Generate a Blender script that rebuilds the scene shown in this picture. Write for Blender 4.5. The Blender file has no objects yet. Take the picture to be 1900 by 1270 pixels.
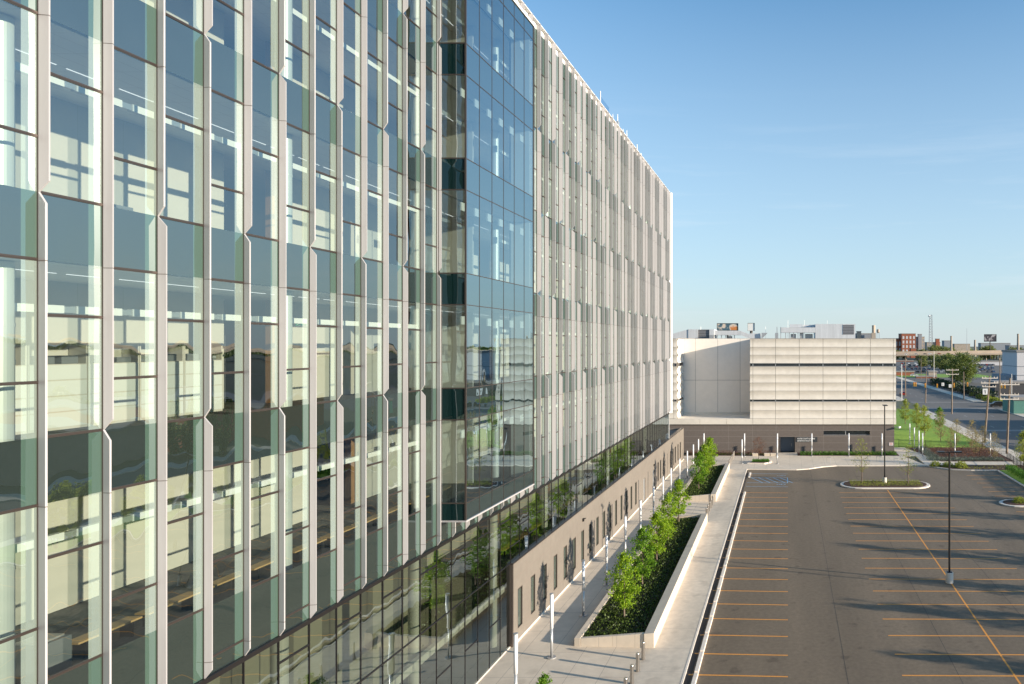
import bpy, math, random
from mathutils import Vector, Matrix
sc = bpy.context.scene
R = math.radians
# ---------------------------------------------------------------- camera, light
H, F = 18.6, 1320.0                      # eye height and focal length in photo pixels
VX, VY = 1462.0, 640.0
cam = bpy.data.objects.new('camera', bpy.data.cameras.new('camera'))
sc.collection.objects.link(cam); sc.camera = cam
cam.location = (0, 0, H); cam.rotation_euler = (R(90), 0, 0)
cam.data.sensor_width = 36; cam.data.lens = F/1900*36
cam.data.shift_x = -(VX-950)/1900; cam.data.shift_y = (VY-635)/1900
cam.data.clip_end = 20000; cam.data.clip_start = 0.1
SUN_EL, SUN_AZ = R(11.5), R(107)         # azimuth clockwise from +Y
w = bpy.data.worlds.new("World"); sc.world = w; w.use_nodes = True
wn = w.node_tree; wn.nodes.clear()
sky = wn.nodes.new('ShaderNodeTexSky'); sky.sky_type = 'NISHITA'; sky.sun_disc = False
sky.sun_elevation = SUN_EL; sky.sun_rotation = SUN_AZ; sky.altitude = 0
sky.air_density = 1.0; sky.dust_density = 0.2; sky.ozone_density = 4.5
bg = wn.nodes.new('ShaderNodeBackground'); bg.inputs['Strength'].default_value = 0.13
wo = wn.nodes.new('ShaderNodeOutputWorld')
# faint cirrus, low over the horizon
tc = wn.nodes.new('ShaderNodeTexCoord'); mp = wn.nodes.new('ShaderNodeMapping')
mp.inputs['Scale'].default_value = (1.2, 1.2, 16)
nz = wn.nodes.new('ShaderNodeTexNoise'); nz.inputs['Scale'].default_value = 2.2; nz.inputs['Detail'].default_value = 7; nz.inputs['Roughness'].default_value = .62
cr = wn.nodes.new('ShaderNodeValToRGB'); cr.color_ramp.elements[0].position = .52; cr.color_ramp.elements[1].position = .9
cr.color_ramp.elements[1].color = (.55, .55, .55, 1)
mx = wn.nodes.new('ShaderNodeMixRGB'); mx.blend_type = 'MIX'; mx.inputs[2].default_value = (4.2, 4.4, 4.6, 1)
hsv = wn.nodes.new('ShaderNodeHueSaturation'); hsv.inputs['Saturation'].default_value = 0.97; hsv.inputs['Hue'].default_value = .488
L = wn.links.new
L(tc.outputs['Generated'], mp.inputs['Vector']); L(mp.outputs[0], nz.inputs['Vector']); L(nz.outputs['Fac'], cr.inputs[0])
L(sky.outputs[0], hsv.inputs['Color']); L(hsv.outputs[0], mx.inputs[1]); cm = wn.nodes.new('ShaderNodeMapRange'); cm.inputs['From Min'].default_value = .34; cm.inputs['From Max'].default_value = .10; sx0 = wn.nodes.new('ShaderNodeSeparateXYZ'); L(tc.outputs['Generated'], sx0.inputs[0]); L(sx0.outputs[2], cm.inputs['Value']); cq = wn.nodes.new('ShaderNodeMath'); cq.operation = 'MULTIPLY'; L(cr.outputs[0], cq.inputs[0]); L(cm.outputs[0], cq.inputs[1]); L(cq.outputs[0], mx.inputs[0]); 
sx = wn.nodes.new('ShaderNodeSeparateXYZ'); L(tc.outputs['Generated'], sx.inputs[0])
mr = wn.nodes.new('ShaderNodeMapRange'); mr.inputs['From Min'].default_value = -.02; mr.inputs['From Max'].default_value = .47; mr.inputs['To Min'].default_value = .86; mr.inputs['To Max'].default_value = 0
L(sx.outputs[2], mr.inputs['Value']); mh = wn.nodes.new('ShaderNodeMixRGB'); mh.inputs[2].default_value = (2.25, 2.65, 2.85, 1)
L(mr.outputs[0], mh.inputs[0]); L(mx.outputs[0], mh.inputs[1]); L(mh.outputs[0], bg.inputs['Color']); L(bg.outputs[0], wo.inputs[0])
sl = bpy.data.lights.new('sun', 'SUN'); sl.energy = 4.4; sl.angle = R(.53); sl.color = (1, .87, .70)
so = bpy.data.objects.new('sun', sl); sc.collection.objects.link(so)
sd = Vector((math.sin(SUN_AZ)*math.cos(SUN_EL), math.cos(SUN_AZ)*math.cos(SUN_EL), math.sin(SUN_EL)))
so.rotation_euler = sd.to_track_quat('Z', 'Y').to_euler()
sc.view_settings.view_transform = 'Standard'; sc.view_settings.look = 'None'; sc.view_settings.gamma = 1
sc.view_settings.exposure = 1.1
sc.cycles.caustics_reflective = False; sc.cycles.caustics_refractive = False
sc.cycles.max_bounces = 10; sc.cycles.transparent_max_bounces = 24; sc.cycles.glossy_bounces = 5; sc.cycles.sample_clamp_indirect = 6
rnd = random.Random(7)
# ---------------------------------------------------------------- helpers
def G(px, py, z=0.0):                     # photo pixel on a level z -> world point
    Y = (H-z)*F/(py-VY); return Vector(((px-VX)*Y/F, Y, z))
def PY(px, py, Y):                        # photo pixel at depth Y
    return Vector(((px-VX)*Y/F, Y, H-(py-VY)*Y/F))
class MB:
    def __init__(s): s.v = []; s.f = []; s.m = []
    def poly(s, pts, m=0):
        n = len(s.v); s.v += [tuple(p) for p in pts]; s.f.append(tuple(range(n, n+len(pts)))); s.m.append(m)
    def box(s, x0, x1, y0, y1, z0, z1, m=0):
        n = len(s.v)
        s.v += [(x0,y0,z0),(x1,y0,z0),(x1,y1,z0),(x0,y1,z0),(x0,y0,z1),(x1,y0,z1),(x1,y1,z1),(x0,y1,z1)]
        for q in ((0,3,2,1),(4,5,6,7),(0,1,5,4),(1,2,6,5),(2,3,7,6),(3,0,4,7)):
            s.f.append(tuple(n+i for i in q)); s.m.append(m)
    def prism(s, pts, z0, z1, m=0, mt=None):   # polygon ccw, extruded in z (z may be per-vertex lists)
        n = len(pts); a = len(s.v)
        Z0 = z0 if isinstance(z0, (list, tuple)) else [z0]*n
        Z1 = z1 if isinstance(z1, (list, tuple)) else [z1]*n
        s.v += [(p[0], p[1], Z0[i]) for i, p in enumerate(pts)] + [(p[0], p[1], Z1[i]) for i, p in enumerate(pts)]
        s.f.append(tuple(a+i for i in reversed(range(n)))); s.m.append(m)
        s.f.append(tuple(a+n+i for i in range(n))); s.m.append(m if mt is None else mt)
        for i in range(n):
            j = (i+1) % n; s.f.append((a+i, a+j, a+n+j, a+n+i)); s.m.append(m)
    def tube(s, p0, p1, r0, r1=None, n=10, m=0, cap=True):
        r1 = r0 if r1 is None else r1
        p0 = Vector(p0); p1 = Vector(p1); d = (p1-p0)
        if d.length < 1e-6: return
        q = d.to_track_quat('Z', 'Y'); a = len(s.v)
        for p, r in ((p0, r0), (p1, r1)):
            for i in range(n):
                t = 2*math.pi*i/n; s.v.append(tuple(p + q @ Vector((r*math.cos(t), r*math.sin(t), 0))))
        for i in range(n):
            j = (i+1) % n; s.f.append((a+i, a+j, a+n+j, a+n+i)); s.m.append(m)
        if cap:
            s.f.append(tuple(a+i for i in reversed(range(n)))); s.m.append(m)
            s.f.append(tuple(a+n+i for i in range(n))); s.m.append(m)
    def build(s, name, mats, parent=None, smooth=False, kind=None, bevel=0):
        me = bpy.data.meshes.new(name); me.from_pydata(s.v, [], s.f)
        for mm in (mats if isinstance(mats, (list, tuple)) else [mats]): me.materials.append(mm)
        me.polygons.foreach_set('material_index', s.m)
        if smooth: me.polygons.foreach_set('use_smooth', [True]*len(s.f))
        me.update()
        o = bpy.data.objects.new(name, me); sc.collection.objects.link(o)
        if parent is not None:
            o.parent = parent; o.location = -parent_world(parent)
        if kind: o['kind'] = kind
        if bevel:
            b = o.modifiers.new('b', 'BEVEL'); b.width = bevel; b.segments = 2; b.limit_method = 'ANGLE'
        return o
def parent_world(p):
    v = Vector(p.location)
    while p.parent is not None: p = p.parent; v += Vector(p.location)
    return v
def tag(o, label, cat, group=None):
    o['label'] = label; o['category'] = cat
    if group: o['group'] = group
    return o
def thing(name, label, cat, loc=(0, 0, 0), group=None):
    o = bpy.data.objects.new(name, None); sc.collection.objects.link(o); o.location = loc; o.empty_display_size = .2
    return tag(o, label, cat, group)
def dup(root, loc, rz=None, label=None, group=None, scale=None):
    def cp(o, par):
        c = o.copy(); sc.collection.objects.link(c); c.parent = par
        for ch in o.children: cp(ch, c)
        return c
    c = cp(root, None); c.location = loc
    if rz is not None: c.rotation_euler[2] = rz
    if scale is not None: c.scale = (scale if isinstance(scale, (tuple, list)) else (scale,)*3)
    if label: c['label'] = label
    if group: c['group'] = group
    return c
ORD = ['first','second','third','fourth','fifth','sixth','seventh','eighth','ninth','tenth','eleventh','twelfth','thirteenth','fourteenth','fifteenth','sixteenth','seventeenth','eighteenth','nineteenth','twentieth']
def ordw(i):
    if i < 20: return ORD[i]
    t = {2:'twenty',3:'thirty',4:'forty',5:'fifty',6:'sixty'}[(i+1)//10]; u = (i+1) % 10
    return (t[:-1]+'ieth') if u == 0 else t+'-'+ORD[u-1]
# ---------------------------------------------------------------- materials
def mat(name, col, rough=.7, metal=0, var=.0, vscale=2.0, bump=0, bscale=30, col2=None, stretch=None, spec=.5, detail=5, big=None):
    m = bpy.data.materials.new(name); m.use_nodes = True; nt = m.node_tree; b = nt.nodes['Principled BSDF']
    b.inputs['Base Color'].default_value = (*col, 1); b.inputs['Roughness'].default_value = rough; b.inputs['Metallic'].default_value = metal
    b.inputs['Specular IOR Level'].default_value = spec
    l = nt.links.new
    if var or col2 or bump:
        t = nt.nodes.new('ShaderNodeTexCoord'); mp = nt.nodes.new('ShaderNodeMapping'); l(t.outputs['Object'], mp.inputs[0])
        if stretch: mp.inputs['Scale'].default_value = stretch
    if var or col2:
        n = nt.nodes.new('ShaderNodeTexNoise'); n.inputs['Scale'].default_value = vscale; n.inputs['Detail'].default_value = detail; n.inputs['Roughness'].default_value = .6
        l(mp.outputs[0], n.inputs['Vector'])
        r = nt.nodes.new('ShaderNodeValToRGB'); r.color_ramp.elements[0].position = .3; r.color_ramp.elements[1].position = .7
        c2 = col2 or tuple(min(1, c*(1+var)) for c in col); c1 = col if col2 else tuple(c*(1-var) for c in col)
        r.color_ramp.elements[0].color = (*c1, 1); r.color_ramp.elements[1].color = (*c2, 1)
        l(n.outputs['Fac'], r.inputs[0]); last = r.outputs[0]
        if big:
            n2 = nt.nodes.new('ShaderNodeTexNoise'); n2.inputs['Scale'].default_value = big[0]; n2.inputs['Detail'].default_value = 4
            mp2 = nt.nodes.new('ShaderNodeMapping'); l(t.outputs['Object'], mp2.inputs[0])
            if len(big) > 2: mp2.inputs['Scale'].default_value = big[2]
            l(mp2.outputs[0], n2.inputs['Vector'])
            r2 = nt.nodes.new('ShaderNodeValToRGB'); r2.color_ramp.elements[0].position = .3; r2.color_ramp.elements[1].position = .72
            v = big[1]; r2.color_ramp.elements[0].color = (1-v, 1-v, 1-v, 1); r2.color_ramp.elements[1].color = (1, 1, 1, 1)
            l(n2.outputs['Fac'], r2.inputs[0])
            mu = nt.nodes.new('ShaderNodeMixRGB'); mu.blend_type = 'MULTIPLY'; mu.inputs[0].default_value = 1
            l(last, mu.inputs[1]); l(r2.outputs[0], mu.inputs[2]); last = mu.outputs[0]
        l(last, b.inputs['Base Color'])
    if bump:
        n = nt.nodes.new('ShaderNodeTexNoise'); n.inputs['Scale'].default_value = bscale; n.inputs['Detail'].default_value = 4
        l(mp.outputs[0], n.inputs['Vector'])
        bp = nt.nodes.new('ShaderNodeBump'); bp.inputs['Strength'].default_value = bump; bp.inputs['Distance'].default_value = .05
        l(n.outputs['Fac'], bp.inputs['Height']); l(bp.outputs[0], b.inputs['Normal'])
    return m
def stains(m, sc_, th, dark):
    nt = m.node_tree; l = nt.links.new; b = nt.nodes['Principled BSDF']; g = nt.nodes.new('ShaderNodeNewGeometry')
    n = nt.nodes.new('ShaderNodeTexNoise'); n.inputs['Scale'].default_value = sc_; n.inputs['Detail'].default_value = 6; l(g.outputs['Position'], n.inputs['Vector'])
    r = nt.nodes.new('ShaderNodeMapRange'); r.inputs['From Min'].default_value = th; r.inputs['From Max'].default_value = th+.07; r.inputs['To Max'].default_value = dark; l(n.outputs['Fac'], r.inputs['Value'])
    mu = nt.nodes.new('ShaderNodeMixRGB'); mu.blend_type = 'MULTIPLY'; l(r.outputs[0], mu.inputs[0]); l(b.inputs['Base Color'].links[0].from_socket, mu.inputs[1]); mu.inputs[2].default_value = (.5,.48,.47,1)
    l(mu.outputs[0], b.inputs['Base Color']); return m
def joints(m, specs, w_, dark, axes=('x','y')):
    """darken a material along joint lines: specs = [(axis, period, offset)], width w_"""
    nt = m.node_tree; l = nt.links.new; b = nt.nodes['Principled BSDF']
    g = nt.nodes.new('ShaderNodeNewGeometry'); sp = nt.nodes.new('ShaderNodeSeparateXYZ'); l(g.outputs['Position'], sp.inputs[0])
    tot = None
    for ax, per, off in specs:
        a = nt.nodes.new('ShaderNodeMath'); a.operation = 'SUBTRACT'; l(sp.outputs['XYZ'.index(ax.upper())], a.inputs[0]); a.inputs[1].default_value = off - w_/2
        p = nt.nodes.new('ShaderNodeMath'); p.operation = 'FLOORED_MODULO'; l(a.outputs[0], p.inputs[0]); p.inputs[1].default_value = per
        c = nt.nodes.new('ShaderNodeMath'); c.operation = 'LESS_THAN'; l(p.outputs[0], c.inputs[0]); c.inputs[1].default_value = w_
        if tot is None: tot = c.outputs[0]
        else:
            q = nt.nodes.new('ShaderNodeMath'); q.operation = 'MAXIMUM'; l(tot, q.inputs[0]); l(c.outputs[0], q.inputs[1]); tot = q.outputs[0]
    mu = nt.nodes.new('ShaderNodeMixRGB'); l(tot, mu.inputs[0]); mu.inputs[2].default_value = (*dark, 1)
    src = b.inputs['Base Color'].links[0].from_socket if b.inputs['Base Color'].links else None
    if src: l(src, mu.inputs[1])
    else: mu.inputs[1].default_value = b.inputs['Base Color'].default_value[:]
    l(mu.outputs[0], b.inputs['Base Color'])
    return m
def glass(name, tint, ior=2.0, wav=.02, pale_edge=0, back=None, rough=0.0, fc=(.7,.75,.7), gc=(.80,.93,1)):
    m = bpy.data.materials.new(name); m.use_nodes = True; nt = m.node_tree; nt.nodes.clear(); l = nt.links.new
    out = nt.nodes.new('ShaderNodeOutputMaterial'); mixs = nt.nodes.new('ShaderNodeMixShader')
    gl = nt.nodes.new('ShaderNodeBsdfGlossy'); gl.inputs['Roughness'].default_value = rough; gl.inputs['Color'].default_value = (*gc, 1)
    if back is None:
        tr = nt.nodes.new('ShaderNodeBsdfTransparent'); tr.inputs['Color'].default_value = (*tint, 1)
    else:
        tr = nt.nodes.new('ShaderNodeBsdfDiffuse'); tr.inputs['Color'].default_value = (*back, 1)
    base = tr
    if pale_edge:
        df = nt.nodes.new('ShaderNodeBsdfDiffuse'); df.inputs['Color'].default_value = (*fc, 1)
        m2 = nt.nodes.new('ShaderNodeMixShader'); m2.inputs[0].default_value = pale_edge; l(tr.outputs[0], m2.inputs[1]); l(df.outputs[0], m2.inputs[2]); base = m2
    fr = nt.nodes.new('ShaderNodeFresnel'); fr.inputs['IOR'].default_value = ior
    g = nt.nodes.new('ShaderNodeNewGeometry'); mp = nt.nodes.new('ShaderNodeMapping'); l(g.outputs['Position'], mp.inputs[0])
    mp.inputs['Scale'].default_value = (1, 1.0, .55)
    n = nt.nodes.new('ShaderNodeTexNoise'); n.inputs['Scale'].default_value = .9; n.inputs['Detail'].default_value = 1.0
    l(mp.outputs[0], n.inputs['Vector'])
    bp = nt.nodes.new('ShaderNodeBump'); bp.inputs['Strength'].default_value = 1; bp.inputs['Distance'].default_value = wav
    l(n.outputs['Fac'], bp.inputs['Height']); l(bp.outputs[0], gl.inputs['Normal'])
    # fresnel with backface-safe value
    ab = nt.nodes.new('ShaderNodeMath'); ab.operation = 'MINIMUM'; l(fr.outputs[0], ab.inputs[0]); ab.inputs[1].default_value = 1
    lw = nt.nodes.new('ShaderNodeVectorMath'); lw.operation = 'DOT_PRODUCT'; l(g.outputs['Incoming'], lw.inputs[0]); l(g.outputs['Normal'], lw.inputs[1])
    a2 = nt.nodes.new('ShaderNodeMath'); a2.operation = 'ABSOLUTE'; l(lw.outputs['Value'], a2.inputs[0])
    o1 = nt.nodes.new('ShaderNodeMath'); o1.operation = 'SUBTRACT'; o1.inputs[0].default_value = 1; l(a2.outputs[0], o1.inputs[1])
    pw = nt.nodes.new('ShaderNodeMath'); pw.operation = 'POWER'; l(o1.outputs[0], pw.inputs[0]); pw.inputs[1].default_value = 4.2
    r0 = ((ior-1)/(ior+1))**2*1.6
    ma = nt.nodes.new('ShaderNodeMath'); ma.operation = 'MULTIPLY_ADD'; l(pw.outputs[0], ma.inputs[0]); ma.inputs[1].default_value = 1-r0; ma.inputs[2].default_value = r0
    l(ma.outputs[0], mixs.inputs[0]); l(base.outputs[0], mixs.inputs[1]); l(gl.outputs[0], mixs.inputs[2]); l(mixs.outputs[0], out.inputs[0])
    return m
M = {}
M['asphalt'] = mat('asphalt', (.205,.157,.107), .85, var=.16, vscale=3.5, bump=.3, bscale=50, big=(.30, .30, (1, .10, 1)), detail=9)
stains(M['asphalt'], .75, .62, .55)
M['road'] = mat('road', (.155,.143,.130), .9, var=.12, vscale=.8, big=(.05, .25, (1, .15, 1)))
M['concrete'] = joints(mat('concrete', (.68,.590,.475), .8, var=.07, vscale=1.3, bump=.1, bscale=40, big=(.25, .12)), [('x', 1.8, -8.7), ('y', 3.2, 1.1)], .02, (.27,.24,.21))
M['walk'] = joints(mat('walk_concrete', (.67,.585,.475), .8, var=.10, vscale=2.2, bump=.1, bscale=40, big=(.2, .22, (3, .6, 1))), [('y', 3.05, .6)], .025, (.36,.32,.28))
M['curb'] = mat('kerb_concrete', (.74,.66,.57), .75, var=.10, vscale=3)
stains(M['walk'], .5, .58, .30); stains(M['concrete'], .45, .60, .25)
M['precast'] = mat('planter_concrete', (.66,.565,.455), .7, var=.07, vscale=1.6, big=(.6, .10, (.3, .3, 3)))
M['precastf'] = joints(mat('planter_front_concrete', (.66,.565,.455), .7, var=.07, vscale=1.6), [('x', 1.12, -12.7)], .02, (.38,.33,.27))
M['orange'] = mat('orange_paint', (.74,.31,.05), .7, var=.15, vscale=9)
M['blue'] = mat('blue_paint', (.22,.42,.62), .7, var=.2, vscale=9)
M['white'] = mat('white_paint', (.75,.74,.72), .5)
M['lens'] = mat('white_lens', (.80,.81,.83), .25)
M['galv'] = mat('silver_metal', (.50,.50,.50), .4, .6, var=.05)
M['steel'] = mat('stainless', (.50,.46,.42), .28, 1.0, stretch=(40,40,1), bump=.02)
M['black'] = mat('black_metal', (.012,.012,.013), .4, .3)
M['fin'] = joints(mat('fin_metal', (.43,.412,.415), .42, .10, var=.07, vscale=.9, spec=.6, stretch=(3,3,.22)), [('z', 5.572, 14.98-.05)], .02, (.12,.10,.09))
M['mull'] = mat('bronze_mullion', (.11,.088,.078), .35, .7)
M['mulld'] = mat('dark_mullion', (.025,.022,.022), .4, .5)
M['glass'] = glass('clear_glass', (.82,.89,.83), 2.35)
M['pale_edge'] = glass('pale_edge_glass', (.78,.88,.80), 2.35, pale_edge=.34, fc=(.52,.64,.56))  # clear glass whitened for the strip along one pane edge
M['span'] = glass('spandrel_glass', None, 2.35, back=(.022,.030,.025))
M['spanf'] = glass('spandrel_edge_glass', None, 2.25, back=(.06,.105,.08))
M['glassg'] = glass('lobby_glass', (.52,.56,.48), 2.4, wav=.011)
M['glassb'] = glass('bay_glass', (.66,.77,.75), 3.1, wav=.007, gc=(.70,.90,1))
M['spanb'] = glass('bay_spandrel_glass', None, 3.0, wav=.007, back=(.02,.03,.027), gc=(.70,.90,1))
M['colm'] = mat('column_cladding', (.72,.73,.72), .38, .2)
M['glasss'] = glass('slot_glass', None, 2.2, back=(.09,.11,.09))
M['glassd'] = glass('dark_glass', (.55,.64,.56), 2.3)
M['bspan'] = glass('dark_spandrel_glass', None, 1.7, back=(.004,.018,.018))
M['iwall'] = joints(mat('cream_wall', (.53,.495,.45), .7, var=.02), [('y', 1.524, .9)], .02, (.45,.43,.36))
M['iwhite'] = mat('white_interior', (.66,.66,.65), .6)
M['ceil'] = joints(mat('ceiling_tile', (.78,.79,.78), .8), [('y', 1.22, 0), ('x', .61, 0)], .012, (.5,.5,.5))
M['carpet'] = mat('carpet', (.085,.087,.083), .95, col2=(.17,.17,.16), vscale=9, stretch=(3, .6, 1), spec=.1)
M['wood'] = mat('wood', (.42,.27,.12), .5, var=.12, vscale=3, stretch=(1, 8, 8))
M['woodd'] = mat('brown_wood', (.30,.16,.07), .5, var=.15, vscale=3, stretch=(8, 8, 1))
M['lobbyw'] = joints(mat('lobby_wall', (.36,.35,.29), .7, var=.05), [('y', 3.05, .9)], 1.1, (.17,.165,.14))
M['niche'] = mat('dark_recess', (.14,.15,.16), .7)
M['brick'] = joints(mat('buff_masonry', (.188,.163,.137), .85, var=.06, vscale=2, bump=.15, bscale=18, big=(.4, .10)), [('y', 2.27, 43.6), ('z', .81, .12)], .018, (.17,.13,.11))
M['brickd'] = joints(mat('dark_masonry', (.145,.122,.108), .85, var=.08, vscale=3, bump=.15, bscale=16), [('z', 1.08, .7), ('x', 4.07, 2.04)], .04, (.24,.21,.19))
M['cast'] = mat('cream_precast', (.74,.685,.60), .8, var=.05, vscale=1.2, bump=.2, bscale=14, big=(.35, .10))
M['castr'] = joints(mat('recess_precast', (.86,.79,.71), .8, var=.03, vscale=1.2, big=(.12, .06)), [('x', 4.07, -16.85), ('z', 30, 12.15)], .06, (.28,.26,.24))
M['gap'] = mat('joint_backing', (.10,.09,.08), .9)  # dark backing that shows through the open panel joints
M['soil'] = mat('dark_soil', (.035,.024,.017), .95, var=.4, vscale=6, bump=.8, bscale=20)
M['mulch'] = mat('red_mulch', (.10,.045,.028), .95, col2=(.045,.022,.015), vscale=8, bump=.8, bscale=20)
M['lawn'] = mat('lawn', (.15,.27,.02), .9, col2=(.23,.37,.04), vscale=1.2, bump=.4, bscale=30)
M['field'] = mat('ground', (.12,.115,.085), .95, col2=(.08,.10,.05), vscale=.02)
M['bark'] = mat('bark', (.16,.12,.09), .9, var=.25, vscale=9, stretch=(1,1,.2))
M['door'] = mat('blue_grey_door', (.07,.10,.14), .3, .2)
M['signp'] = mat('sign_panel', (.04,.045,.05), .5)
M['galvp'] = mat('galvanised_panel', (.62,.63,.64), .5, .25, var=.10, vscale=.6, stretch=(4, 4, .3))
M['louver'] = joints(mat('louver', (.25,.25,.26), .5, .4), [('z', .3, 0)], .12, (.10,.10,.11))
M['redbrick'] = mat('red_brick', (.30,.10,.055), .9, var=.12, vscale=.5)
M['tanwall'] = mat('tan_wall', (.38,.32,.26), .9, var=.12, vscale=.3)
M['whitewall'] = mat('pale_wall', (.55,.54,.55), .8, var=.05)
M['greywall'] = mat('grey_wall', (.25,.27,.30), .8, var=.1)
M['darkwall'] = mat('dark_wall', (.05,.05,.055), .8, var=.1)
M['greenwall'] = mat('green_wall', (.08,.22,.18), .7, var=.1)
M['roof'] = mat('grey_roof', (.28,.26,.24), .9, var=.1)
M['deck'] = mat('freeway_concrete', (.48,.38,.29), .9, var=.1, vscale=.1)
M['yel'] = mat('signal_yellow', (.75,.38,.02), .4)
M['red'] = mat('red_plastic', (.5,.03,.02), .4)
M['pole'] = mat('pole_wood', (.24,.18,.13), .9, var=.2, vscale=2)
M['tyre'] = mat('rubber', (.02,.02,.02), .8)
M['cglass'] = mat('car_glass', (.02,.025,.03), .08, spec=.8)
def leaf(name, c1, c2, tr=.45):
    m = bpy.data.materials.new(name); m.use_nodes = True; nt = m.node_tree; nt.nodes.clear(); l = nt.links.new
    out = nt.nodes.new('ShaderNodeOutputMaterial'); g = nt.nodes.new('ShaderNodeNewGeometry')
    r = nt.nodes.new('ShaderNodeValToRGB'); r.color_ramp.elements[0].color = (*c1, 1); r.color_ramp.elements[1].color = (*c2, 1)
    l(g.outputs['Random Per Island'], r.inputs[0])
    d = nt.nodes.new('ShaderNodeBsdfPrincipled'); d.inputs['Roughness'].default_value = .5; d.inputs['Specular IOR Level'].default_value = .3
    t = nt.nodes.new('ShaderNodeBsdfTranslucent'); x = nt.nodes.new('ShaderNodeMixShader'); x.inputs[0].default_value = tr
    l(r.outputs[0], d.inputs['Base Color']); l(r.outputs[0], t.inputs['Color']); l(d.outputs[0], x.inputs[1]); l(t.outputs[0], x.inputs[2]); l(x.outputs[0], out.inputs[0])
    return m
M['leaf'] = leaf('spring_leaf', (.12,.26,.010), (.38,.52,.03))
M['leafg'] = leaf('deep_leaf', (.06,.17,.01), (.22,.38,.025))
M['leafm'] = leaf('far_leaf', (.12,.15,.04), (.26,.28,.09))
M['leafy'] = leaf('yellow_leaf', (.20,.26,.03), (.36,.38,.06))
M['leaft'] = leaf('tan_leaf', (.24,.20,.08), (.34,.28,.12))
M['leafr'] = leaf('russet_leaf', (.13,.055,.035), (.22,.10,.06))
M['leafd'] = leaf('dark_leaf', (.07,.11,.02), (.20,.24,.05), .3)
M['cover'] = leaf('cover_leaf', (.012,.022,.006), (.10,.15,.025), .2)
M['hedge'] = leaf('hedge_leaf', (.05,.14,.015), (.12,.27,.03), .35)
M['greyleaf'] = leaf('grey_leaf', (.10,.13,.10), (.20,.24,.19), .3)
# ================================================================ SETTING
def sheet(name, pts, z, m, kind='structure', thick=0):
    b = MB()
    if thick: b.prism(pts, z-thick, z, 0)
    else: b.poly([(p[0], p[1], z) for p in pts])
    return b.build(name, m, kind=kind)
sheet('ground', [(-3000,-400),(4000,-400),(4000,7000),(-3000,7000)], -.03, M['field'])
sheet('parking_lot', [(-5.9,18),(31.2,18),(31.2,106),(31.5,108.8),(-5.9,108.8)], 0, M['asphalt'])
# slightly different asphalt seams
b = MB()
for x in (3.3, 9.6, 16.0, 22.3): b.box(x, x+.025, 20, 105, .001, .003)
b.build('asphalt_seam', mat('seam', (.045,.04,.038), .8), kind='structure')
# plaza and walks (slabs with real thickness)
sheet('plaza_paving', [(-17.3,10),(-8.75,10),(-8.95,118.4),(-17.3,118.4)], .12, M['concrete'], thick=.3)
sheet('walkway', [(-8.75,10),(-5.72,10),(-6.2,106),(-8.95,106)], .124, M['walk'], thick=.3)
kp = [(-8.95,106.0),(-6.2,106.0),(-2,105.7),(1.2,105.5),(3.0,106.2),(5.2,108.0),(7.4,109.0),(19.0,109.3),(21.2,109.3),(19.0,118.4),(-8.95,118.4)]
sheet('rear_walk', kp, .121, M['concrete'], thick=.3)
b = MB()
for i in range(1, len(kp)-3):
    p = Vector(kp[i]+(0,)); q = Vector(kp[i+1]+(0,)); d = (q-p).normalized(); n = Vector((d.y, -d.x, 0))*.16
    b.prism([p+n, q+n, q, p], -.05, .13)
b.build('kerb', M['curb'], kind='structure')
b = MB(); b.prism([(-5.72,10),(-5.60,10),(-6.07,106),(-6.2,106)], -.05, .135); b.build('walk_kerb', M['curb'], kind='structure')
# markings
sheet('gutter', [(-5.60,18),(-5.30,18),(-5.75,103),(-6.06,106)], .002, mat('gutter_strip', (.045,.038,.034), .9, var=.2))  # darker strip between the walk kerb and the wheel stops
b = MB()
def line(x0, x1, y, z=.004, w=.13, m=0, dy=0.0): b.poly([(x0,y-w/2,z),(x1,y-w/2-dy,z),(x1,y+w/2-dy,z),(x0,y+w/2,z)], m)
for n in range(-6, 19):
    Y = 40.1+2.745*n
    if Y < 22: continue
    xl = -5.6 - (Y-39)*.0045
    line(xl, 0, Y, dy=.25)
    line(6.42, 19.0, Y-.1, dy=.12)
for n in range(-3, 24):
    line(25.4, 31.0, 38+2.745*n)
b.poly([(12.68,24,.0042),(12.80,24,.0042),(12.80,91,.0042),(12.68,91,.0042)])
b.build('parking_line', M['orange'], kind='structure')
b = MB()
line(-5.5, 0, 93.4, dy=.25); line(-5.5, 0, 95.9, dy=.2); line(-5.5, 0, 99.6, dy=.2); line(-5.4, 0, 102.6, dy=.2)
b.poly([(-.12,95.7,.0045),(0,95.7,.0045),(0,99.4,.0045),(-.12,99.4,.0045)])
for i in range(5):
    x = -5.2+i*1.0
    b.poly([(x,99.5,.005),(x+.14,99.5,.005),(x+1.9,95.8,.005),(x+1.76,95.8,.005)])
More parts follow.
